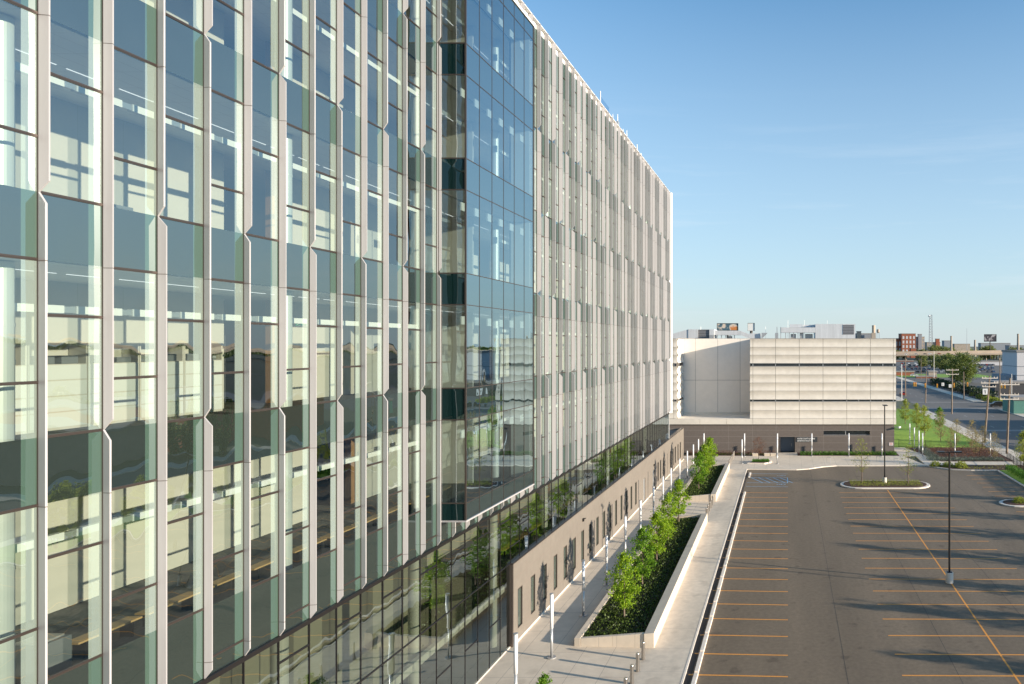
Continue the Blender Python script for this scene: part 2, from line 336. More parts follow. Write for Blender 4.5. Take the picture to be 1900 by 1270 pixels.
def access(cx, cy):
    # wheelchair symbol: head, back, seat, leg and wheel arc
    z = .0055; s = .55
    def seg(x0,y0,x1,y1,w):
        d = Vector((x1-x0,y1-y0,0)).normalized(); n = Vector((-d.y,d.x,0))*w/2
        b.poly([(cx+s*(x0+n.x),cy+s*(y0+n.y),z),(cx+s*(x1+n.x),cy+s*(y1+n.y),z),(cx+s*(x1-n.x),cy+s*(y1-n.y),z),(cx+s*(x0-n.x),cy+s*(y0-n.y),z)][::-1])
    b.poly([(cx-s*.95+.2*s*math.cos(t*math.pi/4), cy+.2*s*math.sin(t*math.pi/4), z+.0003) for t in range(8)])
    seg(-.7,0,.1,0,.2); seg(.1,0,.1,.6,.2); seg(.1,.6,.7,.8,.2); seg(-.35,0,-.35,.45,.15)
    for k in range(7):
        a0 = -2.2+k*.6; a1 = a0+.6
        seg(.35+.65*math.cos(a0), .1+.65*math.sin(a0), .35+.65*math.cos(a1), .1+.65*math.sin(a1), .13)
access(-.9, 100.9); access(-.9, 94.6)
b.build('accessible_marking', M['blue'], kind='structure')
# avenue on the right
sheet('avenue', [(39.5,30),(60.3,30),(60.3,900),(39.5,900)], -.004, M['road'])
sheet('cross_street', [(60.3,205),(400,205),(400,232),(60.3,232)], -.003, M['road'])
b = MB(); b.box(39.6,60.2,153.0,155.6,-.003,.002); b.box(39.6,60.2,206,209,-.003,.002); b.box(39.6,60.2,229,231,-.003,.002)
b.build('crosswalk_strip', mat('worn_concrete', (.26,.24,.22), .9, var=.2), kind='structure')
b = MB()
for y in range(40, 440, 12):
    if 200 < y < 235: continue
    b.box(46.3,46.45,y,y+3,-.002,.003); b.box(53.2,53.35,y,y+3,-.002,.003)
b.build('lane_line', mat('lane_paint', (.4,.39,.36), .8), kind='structure')
sheet('sidewalk', [(36.0,60),(39.4,60),(39.4,200),(36.0,200)], .10, M['concrete'], thick=.3)
sheet('far_sidewalk', [(60.4,60),(64,60),(64,205),(60.4,205)], .10, M['concrete'], thick=.3)
sheet('far_sidewalk_north', [(60.4,232),(64,232),(64,440),(60.4,440)], .10, M['concrete'], thick=.3)
sheet('north_sidewalk', [(36.0,236),(39.4,236),(39.4,440),(36.0,440)], .10, M['concrete'], thick=.3)
sheet('lawn', [(18.6,128),(35.9,128),(35.9,205),(18.6,205)], .09, M['lawn'], thick=.3)
sheet('garden_path', [(18.6,118.4),(21.2,118.4),(21.2,109.3),(36.0,109.5),(36.0,112.6),(24.3,112.6),(21.0,127.9),(18.6,127.9)], .115, M['concrete'], thick=.3)
sheet('garden_bed', [(24.3,112.7),(35.9,112.7),(35.9,127.9),(21.1,127.9)], .14, M['mulch'], thick=.3)
# corner bed by the lot, with its kerb
cb = [(21.3,109.2),(22.5,107.6),(24.5,105.8),(27,105.2),(31.0,105.2),(35.9,104.0),(35.9,109.4),(21.3,109.2)][:-1]
sheet('corner_bed', cb, .13, M['mulch'], thick=.3)
b = MB()
kk = [(19.5,109.2),(21.3,109.0),(22.4,107.5),(24.4,105.65),(27,105.05),(31.05,105.0),(31.05,40)]
for i in range(len(kk)-1):
    p = Vector(kk[i]+(0,)); q = Vector(kk[i+1]+(0,)); d = (q-p).normalized(); n = Vector((d.y,-d.x,0))*.2
    b.prism([p+n, q+n, q, p], -.05, .15)
b.build('lot_kerb', M['curb'], kind='structure')
sheet('verge', [(31.25,20),(35.9,20),(35.9,104.8),(31.25,104.8)], .13, M['lawn'], thick=.3)
sheet('building_bed', [(-17.3,118.5),(-2.0,118.5),(-2.0,121.9),(-17.3,121.9)], .15, M['mulch'], thick=.3)
sheet('entry_slab', [(-1.95,118.45),(1.6,118.45),(1.6,121.9),(-1.95,121.9)], .121, M['concrete'], thick=.3)
sheet('building_bed_east', [(1.7,118.5),(18.5,118.5),(18.5,121.9),(1.7,121.9)], .15, M['mulch'], thick=.3)
sheet('distant_parking', [(64,462),(250,462),(250,780),(64,780)], -.01, M['road'])
# wheel stops
ws = MB(); ws.box(-.13,.13,-1.15,1.15,0,.15)
w0 = ws.build('wheel_stop', M['curb'], bevel=.03)
for n in range(-3, 19):
    Y = 38.75+2.745*n
    if Y > 91: break
    o = w0 if n == -3 else w0.copy()
    if n > -3: sc.collection.objects.link(o)
    o.location = (-5.17-(Y-39)*.005, Y, 0); o.rotation_euler = (0, 0, rnd.uniform(-.01, .01)+.005)
    o.scale = (1, 1.13, 1)
    tag(o, 'pale concrete wheel stop beside the walkway, %s from the near end of the row' % ordw(max(0, n+3)), 'wheel stop', 'concrete wheel stops along the walkway')
o = w0.copy(); sc.collection.objects.link(o); o.location = (-5.45, 101.2, 0); o.scale = (1, 1.5, 1)
tag(o, 'short concrete wheel stop in front of the blue accessible bay, last of the row', 'wheel stop', 'concrete wheel stops along the walkway')
# ================================================================ MAIN BUILDING
XG, S, Y0 = -17.0, 1.524, 16.125
FH = 5.572; BT0 = 10.92                    # band tops: BT0 + n*FH ; band bottoms: tops-1.53
ZB, ZT = 8.84, 40.3
K0, K1 = -5, 56
def yk(k): return Y0+S*k
bt = [BT0+FH*n for n in range(6)]          # 10.92 16.49 22.06 27.64 33.21 38.78
B = thing('office_building', 'tall glass office building with vertical pale metal fins along the plaza', 'building', (-17, 60, 0))
# panes and spandrels
panes = []
def pane(y0, y1, z0, z1, x, mats, kindn, pale_edge=.34):
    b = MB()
    if pale_edge:
        b.poly([(x,y0,z0),(x,y1-pale_edge,z0),(x,y1-pale_edge,z1),(x,y0,z1)], 0)
        b.poly([(x,y1-pale_edge,z0),(x,y1,z0),(x,y1,z1),(x,y1-pale_edge,z1)], 1)  # paler strip next to the mullion
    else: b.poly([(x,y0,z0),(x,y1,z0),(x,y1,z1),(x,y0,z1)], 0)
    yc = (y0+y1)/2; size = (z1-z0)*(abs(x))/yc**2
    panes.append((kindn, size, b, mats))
for k in range(K0, K1):
    y0, y1 = yk(k)+.02, yk(k+1)-.02
    behind = 12 <= k < 18
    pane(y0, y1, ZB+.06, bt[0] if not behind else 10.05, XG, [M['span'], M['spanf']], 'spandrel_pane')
    if behind: continue
    for n in range(5):
        zt = bt[n+1]-1.53
        pane(y0, y1, bt[n], zt, XG, [M['glass'], M['pale_edge']], 'window_pane')
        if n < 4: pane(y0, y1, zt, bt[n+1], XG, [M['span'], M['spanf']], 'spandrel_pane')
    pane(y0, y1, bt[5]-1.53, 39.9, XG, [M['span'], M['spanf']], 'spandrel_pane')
for k in range(K0, K1):
    y0, y1 = yk(k)+.02, yk(k+1)-.02
    z0 = .16 if k < 18 else 5.2
    pane(y0, y1, z0, ZB-.1, XG, [M['glassg']], 'lobby_pane', 0)
# projecting bay
XB, YB0, YB1, ZBB, ZBT = -15.6, 34.45, 43.59, 10.09, 38.1
sideP = []
for n in range(-1, 5):
    zt = (bt[n+1]) if n+1 < 6 else ZBT
    z0 = bt[n] if n >= 0 else ZBB
    for j in range(6):
        ya, yb = YB0+S*j*.9995, YB0+S*(j+1)*.9995
        if n >= 0: pane(ya+.02, yb-.02, z0, bt[n+1]-1.53, XB, [M['glassb']], 'bay_pane', 0)
        zc = min(zt, ZBT)
        pane(ya+.02, yb-.02, (bt[n+1]-1.53) if n >= 0 else ZBB, bt[0] if n < 0 else zc, XB, [M['spanb']], 'bay_spandrel', 0)
    for (yy, f) in ((YB0, 1), (YB1, -1)):
        if n >= 0:
            b = MB(); q = [(-16.9,yy,z0),(XB-.03,yy,z0),(XB-.03,yy,bt[n+1]-1.53),(-16.9,yy,bt[n+1]-1.53)]; b.poly(q if f > 0 else q[::-1]); sideP.append((b, M['glass'], 'side_pane'))
        b = MB(); za, zb = ((bt[n+1]-1.53) if n >= 0 else ZBB), (bt[0] if n < 0 else min(zt, ZBT))
        q = [(-16.9,yy,za),(XB-.03,yy,za),(XB-.03,yy,zb),(-16.9,yy,zb)]; b.poly(q if f > 0 else q[::-1]); sideP.append((b, M['bspan'], 'side_spandrel'))
for (b, m, nm) in sideP: b.build(nm, m, B)
for nm in ('window_pane', 'spandrel_pane', 'lobby_pane', 'bay_pane', 'bay_spandrel'):
    ls = sorted([p for p in panes if p[0] == nm], key=lambda p: -p[1])
    for p in ls[:100]: p[2].build(nm, p[3], B)
    if ls[100:]:
        b = MB()
        for p in ls[100:]:
            n0 = len(b.v); b.v += p[2].v; b.f += [tuple(i+n0 for i in f) for f in p[2].f]; b.m += p[2].m
        b.build(nm, ls[100][3], B, kind='stuff')
# mullions with the transoms of their bay
def trans_z(k):
    flip = (k % 2 == 0)
    zs = []
    for n in range(-1, 6):
        t = BT0+FH*n
        zs += ([t, t+FH/2] if flip else [t-1.53+FH, t-1.53+FH/2])
    return [z for z in zs if ZB+.3 < z < 39.9]
for k in range(K0, K1+1):
    b = MB(); y = yk(k); top = 39.9
    if 12 < k < 18: top = 10.05
    b.box(XG-.06, XG+.03, y-.028, y+.028, ZB, top)
    if k < K1:
        for z in trans_z(k):
            if z > top or (12 <= k < 18 and z > 10): continue
            b.box(XG-.05, XG+.022, y+.030, y+S-.030, z-.035, z+.035)
            b.box(XG+.0225, XG+.034, y+.030, y+S-.030, z-.010, z+.012)
    b.build('mullion', M['mull'], B)
    g = MB(); z0 = .12 if k < 18 else 5.2
    g.box(XG-.05, XG+.02, y-.016, y+.016, z0, ZB-.1)
    if k < K1:
        for z in ([5.2, 7.95] if k % 2 else [2.45, 5.2]) if k < 18 else ([7.2] if k % 2 else [6.2]):
            if z > z0+.2: g.box(XG-.04, XG+.025, y+.024, y+S-.024, z-.03, z+.03)
    g.build('lobby_mullion', M['mulld'], B)
b = MB(); b.box(XG-.3, XG+.10, yk(K0), yk(K1), ZB-.10, ZB+.05); b.build('soffit_band', M['mulld'], B)
b = MB(); b.box(XG-.08, XG+.05, yk(K0), yk(18), .10, .17); b.build('base_sill', M['curb'], B)
# fins
FD, PHI, TH = .20, R(10), .045
def fin_segs(k):
    if k < 19:
        fl = [22.06, 33.21] if k % 2 == 0 else [16.49, 27.64]
        mid = 1 if k % 4 in (0, 1) else -1
        base = -mid
        sg = [base, mid, base, mid]
    else:
        fl = [22.06, 33.21] if k % 2 else [16.49, 27.64]
        mid = 1 if k % 4 in (1, 2) else -1
        sg = [-mid, mid, -mid, mid]
    zs = [ZB+.02]+fl+[ZT]
    return [(zs[i], zs[i+1], sg[i]) for i in range(len(zs)-1)]
for k in range(K0, K1+1):
    b = MB(); y = yk(k)
    segs = fin_segs(k)
    if 12 < k < 18: segs = [(ZB+.02, 10.05, segs[0][2])]
    for (z0, z1, s) in segs:
        fd = FD if k < 18 else .265; ph = (PHI*s if k < 18 else (R(15) if s > 0 else -R(6))); d = Vector((math.cos(ph), math.sin(ph), 0)); n = Vector((-d.y, d.x, 0))*TH/2
        o = Vector((XG+.030, y, 0)); c = .26
        c1 = 0 if (z1 > 39.9 or z1 < 10.1) else c
        prof = [(0, z0), (fd, z0+c), (fd, z1-c1), (0, z1)]
        a = len(b.v)
        for sgn in (-1, 1):
            for (dd, z) in prof:
                p = o+d*dd+n*sgn; b.v.append((p.x, p.y, z))
        b.f += [(a, a+1, a+2, a+3), (a+7, a+6, a+5, a+4)]
        for i in range(4):
            j = (i+1) % 4; b.f.append((a+i, a+4+i, a+4+j, a+j))
        b.m += [0]*6
    b.build('fin', M['fin'], B)
# bay frame
b = MB()
for (yy) in (YB0, YB1): b.box(XB-.04, XB+.03, yy-.035, yy+.035, ZBB, ZBT)
for j in range(1, 6): b.box(XB-.03, XB+.012, YB0+S*j-.014, YB0+S*j+.014, ZBB, ZBT)
b.box(-16.96, -16.88, YB0-.05, YB0+.05, ZBB, ZBT); b.box(-16.96, -16.88, YB1-.05, YB1+.05, ZBB, ZBT)
for n in range(6):
    for z in (bt[n], bt[n]-1.53):
        if ZBB+.2 < z < ZBT:
            for j in range(6): b.box(XB-.03, XB+.014, YB0+S*j+.036, YB0+S*(j+1)-.036, z-.02, z+.02)
            b.box(-16.87, XB-.041, YB0-.02, YB0+.02, z-.03, z+.03); b.box(-16.87, XB-.041, YB1-.02, YB1+.02, z-.03, z+.03)
b.build('bay_frame', M['mull'], B)
b = MB(); b.box(-16.98, XB+.05, YB0-.05, YB1+.05, ZBB-.08, ZBB-.002); b.build('bay_soffit', M['fin'], B)
b = MB(); b.box(-16.98, XB+.06, YB0-.06, YB1+.06, ZBT+.002, ZBT+.16)
b.build('bay_trim', M['white'], B)
b = MB()
for n in range(5): b.box(-16.85, -15.72, YB1-.30, YB1-.22, bt[n]-.35, bt[n+1]-1.6)
b.build('bay_end_wall', M['iwhite'], B)
for n in range(5):
    b = MB(); b.box(-22.1, -18.4, 41.5, 41.65, bt[n]-.41, bt[n+1]-1.56); b.build('partition', M['iwall'], B)
# parapet and roof
b = MB(); b.box(XG-.5, XG-.02, yk(K0), yk(K1), 39.92, ZT); b.box(XG-.5, XG+.20, yk(K0), yk(K1), ZT+.002, ZT+.06); b.box(-50, XG-.5, yk(K0), yk(K1), 39.6, 39.9)
b.build('roof', M['white'], B)
# end walls, back wall
b = MB()
b.box(-50, XG-.1, yk(K1)+.03, yk(K1)+.4, 0, ZT); b.box(-50.4, -50, yk(K0), yk(K1), 0, ZT); b.box(-50, XG-.1, yk(K0)-.4, yk(K0)-.03, 0, ZT)
b.build('end_wall', M['whitewall'], B)
b = MB(); b.prism([(XG-.09,yk(K1)+.05),(XG+.42,yk(K1)+.45),(XG+.42,yk(K1)+.6),(XG-.09,yk(K1)+.2)], ZB, ZT+.05); b.build('end_blade', M['white'], B)
b = MB(); b.box(XG-.05, XG+.08, yk(K1)+.06, yk(K1)+.12, .2, ZB-.01); b.build('corner_trim', M['white'], B)
# interior: slabs, ceilings, walls
lev = [-.05]+[4.95]+[z-.42 for z in bt[:5]]+[39.4]
b = MB(); c = MB()
for i, z in enumerate(bt):
    fl = z-.42
    b.box(-45, XG-.12, yk(K0), yk(K1)-.02, fl-.55, fl)
    if i > 0: c.box(-45, XG-.12, yk(K0), yk(K1)-.02, z-1.55, z-1.44)
    if i < 5 : 
        b.box(-16.95, XB-.05, YB0+.08, YB1-.08, fl-.5, fl)
        c.box(-16.95, XB-.05, YB0+.08, YB1-.08, bt[i+1]-1.55, bt[i+1]-1.44)
c.box(-45, XG-.12, yk(K0), yk(K1)-.02, bt[0]-1.05, bt[0]-1.0)
b.box(-45, XG-.12, yk(K0), yk(K1)-.02, -.2, .13)
b.box(-45, XG-.5, yk(18)+.1, yk(K1)-.02, 4.4, 4.95)
b.build('floor_slab', M['carpet'], B); c.build('ceiling', M['ceil'], B)
b = MB(); nb = MB(); wd = MB(); li = MB()
XW = -22.2
for i, z in enumerate([.55, 5.37]+bt[:5]):
    fl = z-.40; ce = z+4.02 if i > 0 else 8.7
    if i == 1: ce = 8.7
    if i == 0: continue
    y = yk(K0) if i > 1 else yk(18)+.2
    nich = [28.0+11.5*j for j in range(7)] if i != 2 else [33.5+11*j for j in range(6)]
    for ny in nich:
        if ny < y: continue
        b.box(XW-.3, XW, y, ny, fl, ce)
        nb.box(XW-2.2, XW-2.0, ny, ny+2.6, fl, ce); nb.box(XW-2.0, XW-.3, ny-.1, ny-.002, fl, ce)
        wd.box(XW-1.98, XW-1.9, ny+.5, ny+2.1, fl, fl+2.6); wd.box(XW-.28, XW+.02, ny+2.6, ny+3.8, fl, ce)
        y = ny+3.8
    b.box(XW-.3, XW, y, yk(K1)-.03, fl, ce)
lb = MB()
lb.box(XW-.3, XW, yk(K0), yk(18), .14, 9.8); lb.box(XW-.3, XW, yk(18), yk(K1)-.03, .14, 4.39); lb.build('lobby_wall', M['lobbyw'], B)
b.build('corridor_wall', M['iwall'], B); nb.build('recess_wall', M['niche'], B); wd.build('wood_panel', M['woodd'], B)
# rail of light shelves behind the glass, and thin ceiling lights
for z in [.72]+bt[:5]:
    b = MB(); k0 = K0
    for k in range(K0, 44):
        if z < 1 and k >= 18: break
        if 12 <= k < 18 and z > 1:
            b.box(-16.0, -15.93, yk(k)+.3, yk(k)+.85, z+3.1, z+3.5, 0); continue
        y = yk(k)
        if z < 1: b.box(-17.6, -17.35, y+.02, y+S-.02, z+2.75, z+3.1, 0); continue
        b.box(-17.95, -17.80, y+.15, y+S-.15, z+2.88, z+3.07, 0)
        b.box(-17.93, -17.82, y-.15, y+.15, z+2.90, z+3.05, 1)
    b.build('light_shelf', [M['iwhite'], M['galv']], B)
em = bpy.data.materials.new('ceiling_light'); em.use_nodes = True
eb = em.node_tree.nodes['Principled BSDF']; eb.inputs['Emission Color'].default_value = (1,1,1,1); eb.inputs['Emission Strength'].default_value = .5; eb.inputs['Base Color'].default_value = (.8,.8,.8,1)
b = MB()
for z in bt[1:]:
    for k in range(K0, 30):
        b.box(-19.56, -19.53, yk(k)+.1, yk(k)+1.35, z-1.565, z-1.552)
b.build('ceiling_light', em, B)
for k in range(-6, 54, 6):
    for i, z in enumerate(bt[:5]):
        b = MB(); b.tube((-17.95, yk(k)+.05, z-.42), (-17.95, yk(k)+.05, z+4.0), .26, n=28)
        # small waist ring
        b.tube((-17.95, yk(k)+.05, z+2.52), (-17.95, yk(k)+.05, z+2.6), .268, n=28)
        b.build('round_column', M['colm'], B, smooth=False)
    b = MB(); b.tube((-18.1, yk(k)+.05, .13), (-18.1, yk(k)+.05, 9.8), .28, n=28); b.build('round_column', M['colm'], B)
# text on the courtroom walls
def text_mesh(s, size, name, m, parent, M4, ext=.01):
    cu = bpy.data.curves.new(name, 'FONT'); cu.body = s; cu.size = size; cu.extrude = ext; cu.align_x = 'LEFT'; cu.offset = size*.02
    o = bpy.data.objects.new('tmp', cu); me = bpy.data.meshes.new_from_object(o); me.transform(M4)
    bpy.data.objects.remove(o); bpy.data.curves.remove(cu)
    me.materials.clear(); me.materials.append(m)
    q = bpy.data.objects.new(name, me); sc.collection.objects.link(q)
    if parent is not None: q.parent = parent; q.location = -parent_world(parent)
    return q
wallrot = Matrix.Rotation(R(90), 4, 'Z') @ Matrix.Rotation(R(90), 4, 'X')   # faces +x, reads along +y
for z in (bt[2], bt[3]):
    text_mesh('COURTROOM', .38, 'wall_lettering', M['galv'], B, Matrix.Translation((XW-1.97, 28.2, z+2.5)) @ wallrot)
b = MB(); b.box(-21.2,-20.7,30.6,30.64,bt[1]+2.9,bt[1]+3.15); b.build('exit_sign', M['white'], B)
eg = mat('exit_green', (.02,.35,.2), .5)
text_mesh('EXIT', .26, 'exit_lettering', eg, B, Matrix.Translation((-21.18, 30.59, bt[1]+2.93)) @ Matrix.Rotation(R(90), 4, 'X'))
# interior furniture: benches on the first upper floor, cabinets above
bm = MB(); bm.box(-.2,.2,-.9,.9,.42,.47); lg = MB()
for y in (-.65, .65): lg.box(-.17,.17,y-.03,y+.03,0,.419)
i = 0
for (z, ys, txt) in ((bt[0]-.42, [19.1+2.0*j for j in range(9)], 'on the floor above the lobby'), (4.95, [46.5+2.6*j for j in range(8)], 'behind the clerestory')):
    for j, y in enumerate(ys):
        lab = 'wooden topped bench %s, %s from the near end' % (txt, ordw(j))
        if i == 0:
            b0 = thing('bench', lab, 'bench', (0,0,0), 'wooden benches along the glass')
            bm.build('seat', M['wood'], b0); lg.build('leg_frame', M['black'], b0); b0.location = (-18.35, y, z)
        else: dup(b0, (-18.35, y, z), label=lab)
        i += 1
fl = bt[1]-.42
for j in range(5):
    y = 18.5+1.75*j
    c0 = thing('filing_cabinet', 'cream filing cabinet with open top shelf against the corridor wall, %s from the left' % ordw(j), 'cabinet', (XW+.3, y, fl), 'filing cabinets in a row')
    b = MB(); b.box(XW+.03, XW+.55, y+.01, y+1.74, fl, fl+1.95)
    b.box(XW+.03, XW+.55, y+.01, y+.06, fl+1.951, fl+2.5); b.box(XW+.03, XW+.55, y+1.69, y+1.74, fl+1.951, fl+2.5); b.box(XW+.03, XW+.55, y+.01, y+1.74, fl+2.501, fl+2.54)
    b.build('carcass', M['iwall'], c0)
    b = MB()
    for q in range(4): b.box(XW+.551, XW+.565, y+.05, y+1.70, fl+.08+q*.47, fl+.08+q*.47+.43)
    b.build('drawer_front', M['iwhite'], c0)
    b = MB(); b.box(XW+.06, XW+.5, y+.1+.1*(j%3), y+.8, fl+1.96, fl+2.2); b.box(XW+.06, XW+.5, y+1.0, y+1.5, fl+1.96, fl+2.12+.08*(j%2)); b.build('binder', M['niche'], c0)
t = thing('copier', 'grey office copier standing behind the glass near the corridor wall', 'copier', (-20.9,22.1,bt[2]-.42))
b = MB(); b.box(-21.4,-20.6,21.7,22.5,bt[2]-.42,bt[2]+.75); b.build('body', M['greywall'], t, bevel=.04)
b = MB(); b.box(-21.35,-20.65,21.75,22.45,bt[2]+.751,bt[2]+.85); b.build('lid', M['niche'], t, bevel=.02)
t = thing('planter_box', 'dark box planter at the near end of the bench row', 'planter', (-18.3,17.4,bt[0]-.42))
b = MB(); b.box(-18.7,-17.9,17.0,17.8,bt[0]-.42,bt[0]+.45); b.build('box', M['niche'], t, bevel=.03)
b = MB(); b.box(-18.6,-18.0,17.1,17.7,bt[0]+.451,bt[0]+.5); b.build('rim', M['galv'], t)
# roof items
def roofthing(px, py, Y, w_, h, lab, glassy=False):
    p = PY(px, py, Y)
    t = thing('roof_screen' if glassy else 'roof_mast', lab, 'screen' if glassy else 'mast', (p.x, Y, ZT-.3))
    b = MB()
    if glassy:
        b.box(p.x-.03, p.x+.03, Y-w_/2, Y+w_/2, ZT-.4, p.z); b.box(p.x-1.5, p.x-.04, Y+w_/2, Y+w_/2+.05, ZT-.4, p.z)
        b.build('glass_panel', glass('screen_glass', (.85,.9,.95), 1.5), t)
        b = MB(); b.tube((p.x, Y-w_/2, ZT-.4), (p.x, Y-w_/2, p.z+.5), .05); b.build('post', M['galv'], t)
    else:
        b.box(p.x-.12, p.x+.12, Y-.25, Y+.25, ZT-.4, p.z-.8*h); b.build('base', M['galv'], t)
        b = MB(); b.tube((p.x, Y, p.z-.8*h), (p.x, Y, p.z), .05, .03); b.build('rod', M['galv'], t)
roofthing(1122, 190, 69, 3.2, 1, 'clear glass roof screen rising above the parapet', True)
for j, (px, py, Y) in enumerate(((1137,212,72),(1146,212,74),(1156,240,77.5),(1163,242,79),(1172,268,83),(1182,268,86),(1190,285,88))):
    roofthing(px, py, Y, 1, 1, 'small metal roof mast above the parapet, %s behind the glass screen' % ordw(j))
# ================================================================ MASONRY BAR
MBld = thing('masonry_wing', 'long low buff masonry wing with slot windows below the glass building', 'building', (-17, 80, 0))
XM = -16.85; YM0, YM1, ZM = 43.6, 115.0, 5.15
wins = [(44.75+2.27*i, .76) for i in range(16)]+[(92.3,.8),(94.1,.8),(96.6,.8),(102.2,.9),(104.3,.9),(106.5,.9),(109.0,.9),(111.3,.9)]
doors = [(83.5,1.1),(89.3,1.3)]
ops = sorted([(y-w_/2, y+w_/2, .9, 3.35, 'w') for y, w_ in wins]+[(y-w_/2, y+w_/2, .13, 2.9, 'd') for y, w_ in doors])
b = MB(); cur = YM0
for (a, c, z0, z1, t) in ops:
    b.box(-17.28, XM, cur, a, .05, ZM); 
    if z0 > .2: b.box(-17.28, XM, a, c, .05, z0)
    b.box(-17.28, XM, a, c, z1, ZM); cur = c
b.box(-17.28, XM, cur, YM1, .05, ZM)
b.box(-19, -17.281, YM0-.001, YM0+.2, .05, 4.9)
b.box(-30, -17.281, YM1-.3, YM1, .05, ZM-.1); b.box(-30, -17.29, yk(K1)+.45, YM1-.31, ZM-.5, ZM-.3)
b.build('wall', M['brick'], MBld)
b = MB(); b.box(-17.3, XM+.05, YM0-.06, YM1+.05, ZM+.002, ZM+.07); b.build('coping', M['mull'], MBld)
b = MB(); b.box(XM-.02, XM+.03, YM0-.09, YM0-.002, .12, ZM); b.box(-17.0, XM+.03, YM0-.16, YM0-.092, .12, ZM); b.build('corner_trim', M['mull'], MBld)
b = MB(); b.box(XM+.002, XM+.06, YM0, YM1, .10, .24); b.build('plinth', M['curb'], MBld)
for (a, c, z0, z1, t) in ops:
    if t == 'w':
        f = MB()
        for q in ((a, a+.05, z0, z1), (c-.05, c, z0, z1), (a+.051, c-.051, z0, z0+.05), (a+.051, c-.051, z1-.05, z1)): f.box(XM-.16, XM+.012, *q)
        fo = f.build('window', M['mull'], MBld)
        g = MB(); g.poly([(XM-.08,a+.05,z0+.05),(XM-.08,c-.05,z0+.05),(XM-.08,c-.05,z1-.05),(XM-.08,a+.05,z1-.05)])
        go = g.build('pane', M['glasss'], fo)
        go.location = (0,0,0)
    else:
        f = MB(); f.box(XM-.15, XM-.08, a+.03, c-.03, .13, 2.87); do = f.build('door', M['galv'], MBld)
        g = MB(); g.tube((XM-.03, a+.12, 1.0), (XM-.03, a+.12, 1.4), .015, n=6); g.build('handle', M['steel'], do).location = (0,0,0)
# dark room behind slot windows
b = MB(); b.box(-22, -19.5, YM0+.3, YM1-.5, .14, 4.3); b.build('inner_wall', M['iwall'], MBld)
for j, (y, z) in enumerate(((58.4, 4.2), (89.3, 3.45))):
    t = thing('wall_light', 'small dark wall light on the masonry wing, %s from the near end' % ordw(j), 'light', (XM, y, z), 'wall lights on the masonry wing')
    b = MB(); b.box(XM+.002, XM+.12, y-.12, y+.12, z-.1, z+.12); b.build('housing', M['mulld'], t, bevel=.02)
    b = MB(); b.box(XM+.01, XM+.25, y-.14, y+.14, z+.121, z+.15); b.build('hood', M['mulld'], t)
# ================================================================ PLANTERS
def planter(y0, y1, lab, xl0=-13.1, xr=-8.15, skew=0):
    t = thing('planter', lab, 'planter', ((xl0+xr)/2, y0, .12), 'raised concrete planters in the plaza')
    dx = -.006*(0)
    zl, zr = .62, 1.05; x1, x2 = xl0, xl0+.38; x3, x4 = xr-.62, xr
    fx = (y0-43.5)*-.008
    x1 += 0; x3 += fx; x4 += fx; gx = (y1-y0)*-.008
    b = MB(); b.prism([(x1,y0+.3),(x2,y0+.26),(x2,y1-.01),(x1,y1)], .1, [zl, zl, zl, zl]); b.build('low_wall', M['precast'], t, bevel=.015)
    b = MB(); n = max(1, round((y1-y0)/9.5))
    for i in range(n):
        a0, a1 = i/n, (i+1)/n; ya, yb = y0+(y1-y0)*a0+.008, y0+(y1-y0)*a1-.008
        b.prism([(x3+gx*a0,ya),(x4+gx*a0,ya),(x4+gx*a1,yb),(x3+gx*a1,yb)], .1, [zr-.06, zr, zr, zr-.06])
    b.build('seat_wall', M['precast'], t, bevel=.015)
    b = MB(); zf = [zl-.02, zr-.07, zr-.07, zl-.02]
    xs = [x2+.02+(x3-.02-x2-.02)*i/2 for i in range(3)]
    for i in range(2):
        za, zb = zl-.02+(zr-zl-.06)*i/2, zl-.02+(zr-zl-.06)*(i+1)/2
        b.prism([(xs[i]+.006,y0+.28-.1*i),(xs[i+1]-.006,y0+.18-.1*i),(xs[i+1]-.006,y0+.43-.1*i),(xs[i]+.006,y0+.53-.1*i)], .1, [za,zb,zb,za])
    b.build('front_wall', M['precastf'], t, bevel=.01)
    b = MB(); b.prism([(x2+.02,y1-.35),(x3-.02+gx,y1-.35),(x3-.02+gx,y1-.1),(x2+.02,y1-.1)], .1, [zl-.02, zr-.07, zr-.07, zl-.02])
    b.build('back_wall', M['precast'], t)
    b = MB(); b.prism([(x2+.001,y0+.4),(x3-.001,y0+.3),(x3+gx-.001,y1-.36),(x2+.001,y1-.36)], .1, [zl-.16, zl+.02, zl+.02, zl-.16])
    b.build('soil', M['soil'], t)
    return (x2, x3, y0+.6, y1-.5, zl)
P1 = planter(43.3, 74.2, 'near raised concrete planter with trees, front corner facing the viewer')
P2 = planter(83.7, 105.6, 'far raised concrete planter with trees, nearer the dark masonry building')
def cover(name, area, n, m, zf, size=.09, lab=None, h=.18):
    x0, x1, y0, y1 = area; b = MB()
    for i in range(n):
        x, y = rnd.uniform(x0, x1), rnd.uniform(y0, y1); z = zf(x, y) if callable(zf) else zf
        c = Vector((x, y, z+rnd.uniform(.02, h)*(1 if rnd.random() < .7 else .5)))
        s = size*rnd.uniform(.6, 1.3); d = Vector((rnd.gauss(0,1), rnd.gauss(0,1), rnd.gauss(.4,.6))).normalized()
        u = d.orthogonal().normalized(); v = d.cross(u); a = rnd.uniform(0, 6.3); u2 = u*math.cos(a)+v*math.sin(a); v2 = d.cross(u2)
        b.poly([c-u2*s, c-v2*s*.5, c+u2*s, c+v2*s*.5])
    o = b.build(name, m, kind='stuff'); o['label'] = lab or 'low green ground cover'; o['category'] = 'ground cover'
    return o
